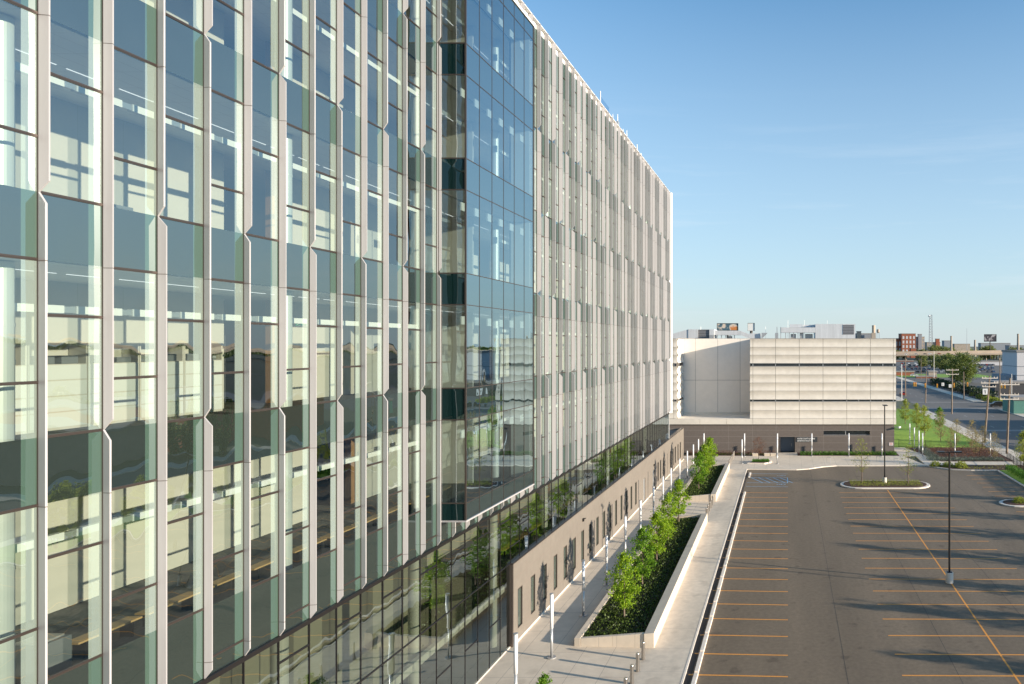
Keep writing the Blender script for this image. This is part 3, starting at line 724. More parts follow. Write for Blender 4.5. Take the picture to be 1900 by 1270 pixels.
cover('ground_cover', (P1[0]+.05, P1[1]-.1, P1[2]+.1, P1[3]), 17000, M['cover'], lambda x, y: .48+.17*(x-P1[0])/(P1[1]-P1[0]), .08, 'low leafy ground cover filling the near planter')
cover('ground_cover', (P2[0]+.05, P2[1]-.15, P2[2]+.1, P2[3]), 8000, M['cover'], lambda x, y: .48+.17*(x-P2[0])/(P2[1]-P2[0]), .09, 'low leafy ground cover filling the far planter')
# ================================================================ TREES
def tree_mesh(h, cr, cz0, seed, nleaf, ls, shape='oval', limbs=14, thin=1.0):
    r = random.Random(seed); tb = MB(); lb = MB()
    pts = [Vector((0,0,0))]
    n = 6
    for i in range(1, n+1): pts.append(Vector((r.gauss(0,.02)*h*.3, r.gauss(0,.02)*h*.3, h*.92*i/n)))
    r0 = .013*h*thin+.015
    for i in range(n): tb.tube(pts[i], pts[i+1], r0*(1-.85*i/n), r0*(1-.85*(i+1)/n), 8, cap=False)
    tips = []
    def prof(t):
        if shape == 'oval': return math.sin(math.pi*min(1, max(0, t))**.75)**.75
        if shape == 'cone': return (1-t)**.7*min(1, t*6+.25)
        return math.sin(math.pi*min(1, max(0, t)))**.5
    for i in range(limbs):
        t = (i+.5)/limbs; z = cz0+(h-cz0)*t*.93; a = i*2.4+r.uniform(-.4,.4)
        L_ = cr*prof(t)*r.uniform(.75,1.15)
        base = Vector((0,0,max(cz0*.8, z-L_*.7))); e = Vector((math.cos(a)*L_, math.sin(a)*L_, z+r.uniform(-.1,.2)*cr))
        mid = base.lerp(e, .5)+Vector((0,0,-.08*L_))
        rb = r0*.45*(1-.6*t); tb.tube(base, mid, rb, rb*.6, 5, cap=False); tb.tube(mid, e, rb*.6, rb*.2, 5, cap=False)
        for q in range(7):
            s = r.uniform(.35,1.05); p = (base.lerp(mid, s*2) if s < .5 else mid.lerp(e, s*2-1))+Vector((r.gauss(0,.14),r.gauss(0,.14),r.gauss(.05,.12)))*cr
            tips.append(p)
            if q % 2 == 0: tb.tube(mid.lerp(e, min(1, s)), p, rb*.25, rb*.1, 3, cap=False)
    tips += [Vector((r.gauss(0,.08)*cr, r.gauss(0,.08)*cr, h*r.uniform(.86,1.0))) for _ in range(6)]
    cl = [(p, r.uniform(.55,1.3)) for p in tips]
    for i in range(nleaf):
        p, wgt = r.choice(cl); sg = .13*cr*wgt
        c = p+Vector((r.gauss(0,sg), r.gauss(0,sg), r.gauss(0,sg*.85)))
        s = ls*r.uniform(.6,1.3); d = Vector((r.gauss(0,1), r.gauss(0,1), r.gauss(.5,.8))).normalized()
        u = d.orthogonal().normalized(); v = d.cross(u); a = r.uniform(0, 6.3); u2 = u*math.cos(a)+v*math.sin(a); v2 = d.cross(u2)
        lb.poly([c-u2*s, c-v2*s*.55, c+u2*s, c+v2*s*.55])
    return tb, lb
def tree(name, loc, lab, mesh, lm, group=None, rz=0):
    t = thing(name, lab, 'tree', (0,0,0), group)
    mesh[0].build('trunk', M['bark'], t, smooth=True); mesh[1].build('crown', lm, t)
    t.location = loc; t.rotation_euler[2] = rz; return t
TM = [tree_mesh(4.3, 1.02, 1.0, 11+i, 3900, .072, 'oval', 18) for i in range(3)]
tg = 'young green trees in the raised planters'
T0 = [tree('young_tree', (-10.8,47.0,.45), 'bright green young tree at the near corner of the near planter', TM[0], M['leaf'], tg),
      tree('young_tree', (-10.9,53.3,.45), 'bright green young tree in the near planter, second from its near corner', TM[1], M['leafg'], tg, 1.),
      tree('young_tree', (-10.9,59.2,.45), 'bright green young tree in the near planter, third from its near corner', TM[2], M['leaf'], tg, 2.)]
for (i, x, y, s, lab) in ((0,-11.0,65.2,1.02,'bright green young tree in the near planter, fourth from its near corner'),
        (2,-11.1,72.2,1.05,'round crowned young tree on a clear trunk at the far end of the near planter'),
        (1,-11.1,88.6,1.08,'bright green young tree in the far planter, first from its near end'),
        (0,-11.1,95.0,1.1,'bright green young tree in the middle of the far planter'),
        (2,-11.1,101.3,1.16,'tall bright green young tree at the far end of the far planter')):
    dup(T0[i], (x,y,.45), rnd.uniform(0,6), lab, tg, s)
dup(T0[1], (-11.55,33.6,.12), 2.2, 'small young tree top poking up at the bottom edge beside the bollards', 'plaza trees', (.62,.62,.66))
ti = tree_mesh(6.0, 1.5, 1.9, 41, 620, .075, 'oval', 16, .8)
TI = tree('sapling', (9.8,94.3,.2), 'sparse yellow green sapling at the left end of the kerbed island', ti, M['leafy'], 'saplings on the kerbed island')
dup(TI, (15.9,94.0,.2), 2.4, 'sparse yellow green sapling at the right end of the kerbed island', None, (1,1,.84))
tr_ = tree_mesh(3.9, 1.15, 1.4, 51, 1500, .05, 'round', 16, .8)
TR = tree('russet_tree', (-4.6,111.6,.2), 'small russet leaved tree in the little island bed of the rear walk', tr_, M['leafr'])
tl = tree_mesh(5.6, 1.7, 1.2, 61, 2600, .10, 'oval', 18)
TL = tree('lawn_tree', (27.4,166,.1), 'light green tree on the lawn beside the far building corner', tl, M['leafy'], 'trees on the lawn')
for j, (x, y, s) in enumerate(((28.4,157,.95),(27.6,144,1.05),(24.6,178,1.0))):
    dup(TL, (x,y,.1), j*1.9, 'light green tree on the lawn, %s behind the white light columns' % ordw(j), 'trees on the lawn', s)
dup(T0[1], (32.6,153,.1), 1, 'vivid green tree on the lawn edge beside the avenue sidewalk', 'trees on the lawn', 1.15)
tt = tree_mesh(5.8, 1.6, 1.0, 71, 1300, .085, 'oval', 20, .9)
TT = tree('tan_tree', (29.2,136,.12), 'tan budding tree at the back of the mulched garden bed', tt, M['leaft'], 'tan budding trees in the garden bed')
for j, (x, y, s, z_) in enumerate(((30.8,130,.85,''),(32.6,126,.9,''),(33.4,122,.8,''),(33.0,113.8,.78,''),(28.5,124.5,.7,''),(31.3,118.5,.7,''))):
    dup(TT, (x,y,.12), j*1.3, 'tan budding tree in the garden bed, %s counted from the back' % ordw(j+1), 'tan budding trees in the garden bed', s)
dup(TL, (35.3,106.5,.12), .7, 'yellow green tree at the right edge of the picture behind the black fence', 'fence trees', (.9,.9,.95))
tb_ = tree_mesh(13.5, 8.2, 2.0, 81, 17000, .28, 'round', 40)
tree('broad_tree', (84,342,0), 'broad dark green street tree standing by itself across the avenue', tb_, M['leafd'])
# street trees east of the lot (cast the shadows seen on the asphalt)
te = tree_mesh(5.2, 1.5, 1.3, 91, 3600, .11, 'oval', 20)
TE = tree('verge_tree', (32.6,66,.1), 'young tree on the verge east of the parking lot, farthest of its row', te, M['leafy'], 'trees on the east verge')
for j, (x, y, s) in enumerate(((33.0,57.5,1.05),(32.4,49.5,.95),(33.2,42.5,1.1),(32.6,35.0,1.0),(33.0,74.0,.8),(33.2,83.5,.75))):
    dup(TE, (x,y,.1), j*1.1, 'young tree on the verge east of the parking lot, number %s in planting order' % ordw(j+1), 'trees on the east verge', s)
# ================================================================ LIGHT COLUMNS
def column0():
    t = thing('light_column', 'x', 'light', (0,0,0), 'white light columns')
    b = MB(); b.tube((0,0,0),(0,0,.05),.26,n=20); b.build('base_plate', M['galv'], t)
    b = MB(); b.tube((0,0,.051),(0,0,1.75),.078,n=20); b.build('shaft', M['galv'], t, smooth=True)
    b = MB(); b.tube((0,0,1.751),(0,0,3.74),.10,n=20); b.build('lens', M['lens'], t, smooth=True)
    b = MB(); b.tube((0,0,3.741),(0,0,3.80),.12,n=20); b.build('cap', M['galv'], t)
    return t
cols = [(-13.85,36.2,'nearest of the plaza row, cut by the bottom edge')]
for j, y in enumerate((42.0,48.5,54.7,61.0,67.3,73.8,79.4,84.8,91.6,98.5,104.8,110.8,118.0)):
    cols.append((-13.95, y, 'in the plaza row by the masonry wing, %s from the near end' % ordw(j+1)))
cols += [(-7.15,110.5,'at the end of the bollard row, nearer of two'),(-7.2,117.8,'at the end of the bollard row, farther of two'),
    (-1.65,110.3,'left of the door, nearer of two'),(-1.75,117.9,'left of the door, farther of two'),(3.95,118,'in front of the dark lettered sign'),
    (10.1,118,'in front of the ribbon window'),(15.6,118,'beside the warning notice on the dark wall'),
    (22.4,118.4,'front one of the four beside the garden path'),(22.4,121.6,'second of the four beside the garden path'),(22.45,126.4,'third of the four beside the garden path'),(22.7,132.6,'rear one of the four beside the garden path'),
    (27.7,118,'standing alone in the garden bed'),(33.5,117.8,'in the garden bed close to the avenue sidewalk')]
c0 = column0()
for j, (x, y, lab) in enumerate(cols):
    lab = 'slim white light column '+lab
    if j == 0: c0.location = (x,y,.12); c0['label'] = lab
    else: dup(c0, (x,y,.12), label=lab)
# bollards
def bol0():
    b = MB(); b.tube((0,0,0),(0,0,1.0),.105,n=24); n = 24
    a = len(b.v); b.tube((0,0,1.001),(0,0,1.04),.105,.09,n=24)
    return b.build('bollard', M['steel'], None, smooth=False)
bo = bol0(); bo['category'] = 'bollard'
bl = [(-8.5, 41.75-1.5*j, 'in the near row beside the planter corner, %s from the planter' % ordw(j)) for j in range(6)]
bl += [(-8.68, 75.9+1.55*j, 'in the gap between the two planters, %s from the near one' % ordw(j)) for j in range(5)]
bl += [(-8.85, 107.3+1.55*j, 'in the row beyond the far planter, %s from the planter' % ordw(j)) for j in range(7)]
for j, (x, y, lab) in enumerate(bl):
    o = bo if j == 0 else bo.copy()
    if j: sc.collection.objects.link(o)
    o.location = (x, y, .12); tag(o, 'round stainless steel bollard '+lab, 'bollard', 'stainless bollards along the plaza edge')
# parking lot poles
def lotpole(x, y, h, lab, arm=True, grp='black lamp posts of the parking lot', z=0):
    t = thing('lamp_post', lab, 'lamp post', (x,y,z), grp)
    b = MB(); b.tube((x,y,z),(x,y,z+.82),.30,n=24); b.build('concrete_base', M['curb'], t, bevel=.03)
    b = MB(); b.box(x-.2,x+.2,y-.2,y+.2,z+.821,z+.86); b.tube((x,y,z+.861),(x,y,z+h-.06),.085,.075,n=14); b.build('pole', M['black'], t)
    if arm:
        b = MB(); b.box(x-.35,x+.35,y-.04,y+.04,z+h-.14,z+h-.06); b.build('arm', M['black'], t)
        for s in (-1,1):
            b = MB(); b.prism([(x+s*.36,y-.19),(x+s*.95,y-.23),(x+s*.95,y+.23),(x+s*.36,y+.19)][::s], z+h-.14, z+h-.03); b.build('lamp_head', M['black'], t, bevel=.02)
    else:
        b = MB(); b.box(x-.3,x+.3,y-.9,y+.2,z+h-.1,z+h); b.build('lamp_head', M['black'], t, bevel=.02)
lotpole(12.62, 55.6, 10.3, 'tall black lamp post with twin heads on a round concrete base in the parking rows')
lotpole(12.9, 94.9, 10.5, 'black lamp post with a single head standing in the kerbed island', False, z=.1)
lotpole(36.6, 47.2, 10.3, 'black lamp post on the east verge of the lot outside the frame')
# ================================================================ ISLANDS
def stadium(x0, x1, y0, y1, n=10):
    r = (y1-y0)/2; cy = (y0+y1)/2; pts = []
    for i in range(n+1):
        a = -math.pi/2+math.pi*i/n; pts.append((x1-r+r*math.cos(a), cy+r*math.sin(a)))
    for i in range(n+1):
        a = math.pi/2+math.pi*i/n; pts.append((x0+r+r*math.cos(a), cy+r*math.sin(a)))
    return pts
def island(x0, x1, y0, y1, nm):
    o = stadium(x0, x1, y0, y1); b = MB(); b.prism(o, -.02, .14); b.build(nm+'_kerb', M['curb'], kind='structure', bevel=.04)
    i = stadium(x0+.45, x1-.45, y0+.45, y1-.45); b = MB(); b.prism(i, .1, .20); b.build(nm+'_bed', M['mulch'], kind='structure')
island(6.9, 18.8, 91.6, 96.8, 'island'); island(24.7, 38.0, 81.3, 84.9, 'side_island')
def ell_cover(x0, x1, y0, y1, n, m, z, size, lab, h=.3):
    cover('ground_cover', (x0,x1,y0,y1), n, m, z, size, lab, h)
ell_cover(8.2, 17.6, 92.4, 96.0, 3200, M['leafy'], .2, .05, 'straw coloured grasses along the kerbed island', .35)
ell_cover(2.0, 18.2, 118.6, 119.9, 4200, M['hedge'], .15, .09, 'low green planting in front of the dark masonry wall right of the door', .55)
ell_cover(-17, -2.2, 118.7, 121.5, 1600, M['leafr'], .15, .07, 'reddish low planting against the dark wall left of the door', .6)
ell_cover(-17, -2.2, 118.7, 120, 900, M['cover'], .15, .08, 'green tufts at the front of the bed left of the door', .3)
ell_cover(22.3, 34.5, 113, 115.2, 4000, M['greyleaf'], .14, .08, 'grey green edging plants along the garden bed', .4)
ell_cover(24, 35, 115.2, 127, 2600, M['leafr'], .14, .09, 'reddish low shrubs over the mulched garden bed', .8)
ell_cover(22.8, 24.6, 115, 127, 2200, M['greyleaf'], .14, .08, 'grey green plants beside the garden path', .5)
ell_cover(25.3, 35.3, 105.6, 108.5, 320, M['leafy'], .13, .08, 'scattered small plants in the corner bed', .15)
# small bed of the russet tree
b = MB(); hx = [(-6.3,110.2),(-3.6,109.9),(-2.6,111.2),(-2.6,113.0),(-5.2,113.0)]
b.prism(hx, .1, .3); b.build('small_bed_kerb', M['curb'], kind='structure')
b = MB(); b.prism([(-5.95,110.45),(-3.75,110.2),(-2.9,111.3),(-2.9,112.75),(-5.05,112.75)], .2, .34); b.build('small_bed', M['mulch'], kind='structure')
ell_cover(-5.6, -3.0, 110.7, 112.6, 1500, M['hedge'], .3, .07, 'green plants around the russet tree', .3)
# shrubs as things
def shrub(x, y, r_, h, m, lab, grp, n=500, ls=.09):
    b = MB()
    for i in range(n):
        a = rnd.uniform(0,6.3); e = math.acos(rnd.uniform(0,1)); q = rnd.uniform(.55,1.05)
        c = Vector((math.cos(a)*math.sin(e)*r_*q, math.sin(a)*math.sin(e)*r_*q, math.cos(e)*h*q)); s = ls*rnd.uniform(.6,1.3)
        d = Vector((rnd.gauss(0,1), rnd.gauss(0,1), rnd.gauss(.5,.7))).normalized(); u = d.orthogonal().normalized(); v = d.cross(u)
        b.poly([c-u*s, c-v*s*.6, c+u*s, c+v*s*.6])
    t = thing('shrub', lab, 'shrub', (0,0,0), grp); b.build('foliage', m, t)
    b = MB()
    for q in range(4): b.tube((0,0,0),(rnd.uniform(-.3,.3)*r_, rnd.uniform(-.3,.3)*r_, h*.6),.02,.01,5)
    b.build('stem', M['bark'], t); t.location = (x,y,.13); return t
s0 = shrub(22.4,108.2,.9,.8,M['leafy'],'yellow green shrub in the corner bed, leftmost of three','shrubs in the corner bed')
dup(s0,(24.2,107.7,.13),1,'yellow green shrub in the corner bed, middle of three'); dup(s0,(26.0,107.0,.13),2,'yellow green shrub in the corner bed, rightmost of three',None,1.2)
dup(s0,(27.0,83.1,.15),.5,'dark shrub on the side island, left of two','shrubs on the side island',.9); dup(s0,(29.0,83.1,.15),2.5,'dark shrub on the side island, right of two','shrubs on the side island',1.0)
# hedge along the kerb
b = MB()
for i in range(5200):
    c = Vector((33.0+rnd.uniform(-.7,.7)-.6, rnd.uniform(86,104.2), .15+rnd.uniform(.1,.95))); s = .09*rnd.uniform(.6,1.3)
    d = Vector((rnd.gauss(0,1), rnd.gauss(0,1), rnd.gauss(.5,.7))).normalized(); u = d.orthogonal().normalized(); v = d.cross(u)
    b.poly([c-u*s, c-v*s*.6, c+u*s, c+v*s*.6])
tag(b.build('hedge', M['hedge']), 'clipped green hedge between the lot kerb and the black fence', 'hedge')
# fence
def fence(pts, h, lab, m, step=2.4, dense=.14, z0=.12, cat='fence'):
    t = thing('metal_fence', lab, cat, (pts[0][0], pts[0][1], z0))
    posts = MB(); rails = MB()
    for i in range(len(pts)-1):
        p, q = Vector(pts[i]+(0,)), Vector(pts[i+1]+(0,)); Ln = (q-p).length; d = (q-p)/Ln
        for z in (.15, h-.05): rails.tube(p+Vector((0,0,z0+z)), q+Vector((0,0,z0+z)), .022, n=4)
        k = 0.0
        while k < Ln: a = p+d*k; rails.tube(a+Vector((0,0,z0+.1)), a+Vector((0,0,z0+h-.03)), .009, n=3, cap=False); k += dense
        k = 0.0
        while k <= Ln+.01:
            a = p+d*k; pb = MB(); pb.tube(a+Vector((0,0,z0-.1)), a+Vector((0,0,z0+h+.05)), .04, n=6); pb.build('post', m, t); k += step
    rails.build('railing', m, t)
fence([(31.4,116.6),(35.3,115.2)], 1.25, 'short black metal fence facing the lot at the garden corner', M['black'])
fence([(35.35,114.9),(34.3,103.5),(34.1,88)], 1.25, 'long black metal fence running beside the hedge toward the viewer', M['black'])
fence([(64.3,238),(64.3,330)], 2.4, 'dark metal fence across the avenue in front of the shaded yard', M['black'], 3.2, .3)
fence([(20,128.3),(26,128.3)], 1.2, 'low dark fence at the near edge of the lawn', M['black'])
# ================================================================ FAR BUILDING
FB = thing('detention_building', 'low building with cream scalloped panels above a dark masonry base', 'building', (0,122,0))
YF = 122.0
def fx(px): return (px-VX)*YF/F
def fz(py): return H-(py-VY)*YF/F
rows = [(19.62,18.2),(18.2,16.85),(16.85,15.42),(14.86,13.48),(13.48,12.1),(12.1,10.72),(10.72,9.22),(8.82,7.38),(7.38,5.96)]
XR = 18.53; XC = [fx(v) for v in (1391.5,1397,1439,1483,1527,1571,1615,1657.3)]+[XR]
XL = fx(1256)
def scallop(b, xa, xb, zt, zb, y=YF, A=.17, nrm='y', sgn=-1):
    n = 8; 
    for i in range(n):
        t0, t1 = i/n, (i+1)/n
        o0, o1 = A*abs(2*t0-1)**1.7, A*abs(2*t1-1)**1.7
        za, zc = zt-(zt-zb)*t0, zt-(zt-zb)*t1
        if nrm == 'y': b.poly([(xa,y-.1-o1,zc),(xb,y-.1-o1,zc),(xb,y-.1-o0,za),(xa,y-.1-o0,za)])
        else: b.poly([(y+.1+o1,xa,zc),(y+.1+o1,xb,zc),(y+.1+o0,xb,za),(y+.1+o0,xa,za)])
    # side closures and underside
    if nrm == 'y':
        for xx, rev in ((xa, 0), (xb, 1)):
            pts = [(xx, y, zt), (xx, y, zb)]+[(xx, y-.1-A*abs(2*(i/n)-1)**1.7, zt-(zt-zb)*i/n) for i in range(n, -1, -1)]
            b.poly(pts[::-1] if rev else pts)
        b.poly([(xa,y,zb),(xb,y,zb),(xb,y-.1-A,zb),(xa,y-.1-A,zb)]); b.poly([(xa,y,zt),(xa,y-.1-A,zt),(xb,y-.1-A,zt),(xb,y,zt)])
    else:
        b.poly([(y,xa,zb),(y+.1+A,xa,zb),(y+.1+A,xb,zb),(y,xb,zb)]); b.poly([(y,xa,zt),(y,xb,zt),(y+.1+A,xb,zt),(y+.1+A,xa,zt)])
b = MB(); g = .025
for (zt, zb) in rows:
    for i in range(len(XC)-1): scallop(b, XC[i]+g, XC[i+1]-g, zt-.012, zb+.012)
    for (xa, xb) in ((-28,-24.2),(-24.2,fx(1250.3)),(fx(1250.3),XL)): scallop(b, xa+g, xb-g, zt-.012, zb+.012)
    for (ya, yb) in ((YF+.0,YF+3.7),(YF+3.7,YF+7.4)): scallop(b, ya+g, yb-g, zt-.012, zb+.012, y=XL-.1, nrm='x')
    for j in range(8):
        ya = YF+.2+4.1*j; scallop(b, ya+g, ya+4.1-g, zt-.012, zb+.012, y=XR-.12, nrm='x')
b.build('precast_cladding', M['cast'], FB, smooth=False)
b = MB()
b.box(XC[0]+.05, XR-.14, YF+.003, YF+35, 5.0, 19.55); b.box(-30, XL-.12, YF+.003, YF+35, 5.0, 19.55)
b.build('backing_wall', M['gap'], FB)
b = MB(); b.box(XL-.1, XC[0]+.04, YF+7.5, YF+35, 5.96, 19.7); b.build('recess_wall', M['castr'], FB)
b = MB(); b.box(XC[0]+.02, XC[0]+.049, YF+.05, YF+7.5, 5.97, 19.62); b.build('recess_side', M['cast'], FB)
b = MB()
xs = [-30, fx(1299), fx(1348)]+XC[1:-1]+[XR]
for i in range(len(xs)-1): b.box(xs[i]+.02, xs[i+1]-.02, YF-.30, YF+.0, 4.97, 5.93)
b.box(XL-.05, XC[0], YF+.001, YF+7.5, 5.5, 5.95); b.box(XL, XC[0], YF+7.0, YF+7.49, 5.951, 6.35)
b.build('band_course', M['cast'], FB)
b = MB(); b.box(-30, XL-.1, YF+.01, YF+7.5, 19.62, 19.68); b.box(XC[0]+.02, XR, YF+.01, YF+7.5, 19.62, 19.68); b.box(-30, XR, YF+7.51, YF+35, 19.70, 19.74); b.build('roof', M['roof'], FB)
# base wall with openings
dz0, dz1 = 0.1, fz(811); dxa, dxb = fx(1447.3), fx(1475)
wxa, wxb, wz0, wz1 = fx(1528), fx(1614), fz(808), fz(799.6)
b = MB(); Yb = YF-.02
b.box(-30, dxa, Yb, Yb+.5, 0, 4.965); b.box(dxa, dxb, Yb, Yb+.5, dz1, 4.965); b.box(dxb, wxa, Yb, Yb+.5, 0, 4.965)
b.box(wxa, wxb, Yb, Yb+.5, 0, wz0); b.box(wxa, wxb, Yb, Yb+.5, wz1, 4.965); b.box(wxb, XR-.3, Yb, Yb+.5, 0, 4.965)
b.box(XR-.8, XR-.3, Yb+.5, YF+35, 0, 4.965)
b.build('base_wall', M['brickd'], FB)
b = MB(); b.box(dxa+.05, dxb-.05, Yb+1.2, Yb+1.26, .1, dz1); d = b.build('door', M['door'], FB)
b = MB(); b.tube((dxb-.6,Yb+1.15,1.0),(dxb-.6,Yb+1.15,1.5),.02,n=6); b.build('handle', M['steel'], d).location = (0,0,0)
b = MB(); b.box(dxa-.08,dxa-.001,Yb-.05,Yb+1.2,.1,dz1+.08); b.box(dxb+.001,dxb+.08,Yb-.05,Yb+1.2,.1,dz1+.08); b.box(dxa,dxb,Yb-.05,Yb-.002,dz1+.001,dz1+.08); b.build('door_frame', M['brickd'], FB)
def ribbon(xa, xb, z0, z1, y, nm, joints_):
    f = MB(); f.box(xa,xb,y-.06,y,z0,z0+.06); f.box(xa,xb,y-.06,y,z1-.06,z1)
    for x in joints_: f.box(x-.06,x+.06,y-.07,y,z0+.061,z1-.061)
    fo = f.build('window', M['galv'], FB)
    g = MB(); g.poly([(xa,y-.01,z0+.06),(xb,y-.01,z0+.06),(xb,y-.01,z1-.06),(xa,y-.01,z1-.06)]); g.build('pane', M['cglass'], fo).location = (0,0,0)
ribbon(wxa, wxb, wz0, wz1, Yb+.25, 'w', [fx(1569)])
for (z0, z1) in ((14.88,15.40),(8.84,9.20)):
    ribbon(XC[0]+.1, XR-.05, z0, z1, YF-.003, 'w', XC[1:-1]+[fx(1593), fx(1638)]); ribbon(-28, XL-.1, z0, z1, YF-.003, 'w', [-24.2, fx(1250.3)])
# lettered sign
t = thing('building_sign', 'dark wall sign with two lines of white lettering right of the door', 'sign', (fx(1477.5),Yb,fz(820)))
b = MB(); b.box(fx(1477.5),fx(1516.5),Yb-.08,Yb-.004,fz(820.3),fz(811.3)); b.build('panel', M['signp'], t)
rx = Matrix.Rotation(R(90), 4, 'X')
text_mesh('WAYNE COUNTY JUVENILE', .34, 'lettering', M['white'], t, Matrix.Translation((fx(1479),Yb-.10,fz(815.3))) @ rx @ Matrix.Diagonal((.72,1,1,1)))
text_mesh('DETENTION FACILITY', .34, 'lettering', M['white'], t, Matrix.Translation((fx(1479),Yb-.10,fz(819.4))) @ rx @ Matrix.Diagonal((.72,1,1,1)))
t = thing('notice_sign', 'small white notice with red text on the dark wall near the right corner', 'sign', (fx(1653),Yb,3.2))
b = MB(); b.box(fx(1649.5),fx(1657),Yb-.05,Yb-.004,fz(827),fz(821.5)); b.build('panel', M['white'], t)
b = MB()
for q in range(3): b.box(fx(1650.5),fx(1656),Yb-.056,Yb-.051,fz(826-1.6*q),fz(825.3-1.6*q))
b.build('print', M['red'], t)
t = thing('security_camera', 'white security camera bracketed to the corner of the dark wall', 'camera', (XR,Yb,4.4))
b = MB(); b.tube((XR-.35,Yb-.1,4.5),(XR+.5,Yb-.35,4.5),.05); b.build('bracket', M['galv'], t)
b = MB(); b.tube((XR+.35,Yb-.55,4.42),(XR+.7,Yb-.2,4.5),.16,.16); b.build('housing', M['white'], t)
# concrete blocks and bike racks
for j, px in enumerate((1401,1423,1434.5)):
    p = G(px, 848.5); t = thing('seat_block', 'small concrete seat block by the planting, %s from the left' % ordw(j), 'seat', (p.x,118.1,.12), 'concrete seat blocks')
    b = MB(); b.box(p.x-.45,p.x+.45,117.9,118.35,.12,.55); b.build('block', M['precast'], t, bevel=.03); b = MB(); b.box(p.x-.48,p.x+.48,117.87,118.38,.551,.6); b.build('top', M['curb'], t)
for j, (px, py) in enumerate(((1541,860),(1616,858),(1633,858),(1666,862))):
    p = G(px, py); b = MB(); h = .8
    for y in (-.0, .6): b.tube((0,y,0),(0,y,h),.035,n=8)
    b.tube((0,0,h),(0,.6,h),.035,n=8); b.tube((-.0,0,.0),(-.5,0,.0),.02,n=6)
    o = b.build('bike_rack', M['galv']); o.location = (p.x, p.y, .12); o.rotation_euler[2] = 1.2
    tag(o, 'bent steel bike rack on the rear walk, %s from the left' % ordw(j), 'bike rack', 'bike racks on the rear walk')
# roof plant on far building
def rbox(b, pa, pb, pc, pd, Y, d, m=0):
    a = PY(pa, pd, Y); c = PY(pb, pc, Y); b.box(a.x, c.x, Y, Y+d, a.z, c.z, m)
Yr = 134.
t = thing('rooftop_unit', 'grey louvred rooftop unit with sloping left side on the far building', 'air unit', (-18,Yr,19.7))
b = MB(); rbox(b,1277,1295,611.5,629,Yr,8); rbox(b,1316,1325,611.5,629,Yr,6); b.build('casing', M['galvp'], t)
b = MB(); rbox(b,1295.3,1315.7,611.8,629,Yr+.2,7); b.build('louver', M['louver'], t)
b = MB(); a, c, d_ = PY(1243,621,Yr), PY(1277,611.5,Yr), PY(1277,629,Yr)
b.prism([(a.x,Yr+.1),(c.x-.01,Yr+.1),(c.x-.01,Yr+6),(a.x,Yr+6)], 19.6, [a.z,c.z,c.z,a.z]); b.build('sloped_duct', M['galvp'], t)
t = thing('roof_duct', 'long silver roof duct with bent end on the far building', 'duct', (-10,Yr,19.7))
b = MB(); rbox(b,1325,1373,614,622,Yr+.4,3); rbox(b,1392,1411,619,629,Yr+.4,3)
a, c = PY(1373.2,614,Yr), PY(1391.8,621,Yr); b.prism([(a.x,Yr+.4),(c.x,Yr+.4),(c.x,Yr+3.4),(a.x,Yr+3.4)], [a.z-.8,c.z-.8,c.z-.8,a.z-.8], [a.z,c.z,c.z,a.z]); b.build('duct', M['galvp'], t)
for q in [(px,px+1.2,622,629.5,Yr+1,.2) for px in (1330,1338,1346,1354,1362)]+[(1316,1324.5,622,629,Yr-1,.8),(1350,1358,624,629.5,Yr+1.5,1)]:
    b = MB(); rbox(b,*q); b.build('support', M['galv'], t)
b = MB(); a = PY(1413,618,Yr); b.prism([(a.x,Yr),(a.x+1.1,Yr),(a.x+1.1,Yr+1),(a.x,Yr+1)], [19.7,a.z-.05,a.z-.05,19.7], a.z); b.build('hood', M['galv'], t)
t = thing('rooftop_plant', 'large silver rooftop plant enclosure with duct bridge at the right of the roof', 'air unit', (8,Yr,19.7))
b = MB(); rbox(b,1513,1587,601.5,629.5,Yr+2,9); b.build('enclosure', M['galvp'], t)
b = MB(); rbox(b,1564,1584.5,603,621,Yr+1.95,.04); b.build('louver', M['louver'], t)
b = MB(); rbox(b,1449,1512.8,608,617.5,Yr+2,2.5); rbox(b,1465,1488,602,607.8,Yr+3,2.5); rbox(b,1489,1512.8,603,607.8,Yr+4,2); b.build('duct', M['galvp'], t)
for q in [(px,px+1.3,607 if px < 1450 else 617.6,629.5,Yr+2.2,.2) for px in (1441,1448,1457,1464,1472,1480)]+[(1438,1444,618,629.5,Yr+1,1),(1467,1477,620,629.5,Yr+3.2,1),(1484,1491,618,629.5,Yr+2.8,1.5),(1494,1508,620,629.5,Yr+3.5,1)]:
    b = MB(); rbox(b,*q); b.build('support', M['galv'], t)
# lightning rods on roof edge are tiny: a few
for j, px in enumerate((1298,1420,1462,1493,1536)):
    a = PY(px,606 if px<1430 else 594,Yr+1); b = MB(); b.tube((a.x,Yr+3,19.6),(a.x,Yr+3,a.z),.02,n=4)
    tag(b.build('lightning_rod', M['galv']), 'thin lightning rod on the far roof, %s from the left' % ordw(j), 'rod', 'lightning rods on the far roof')
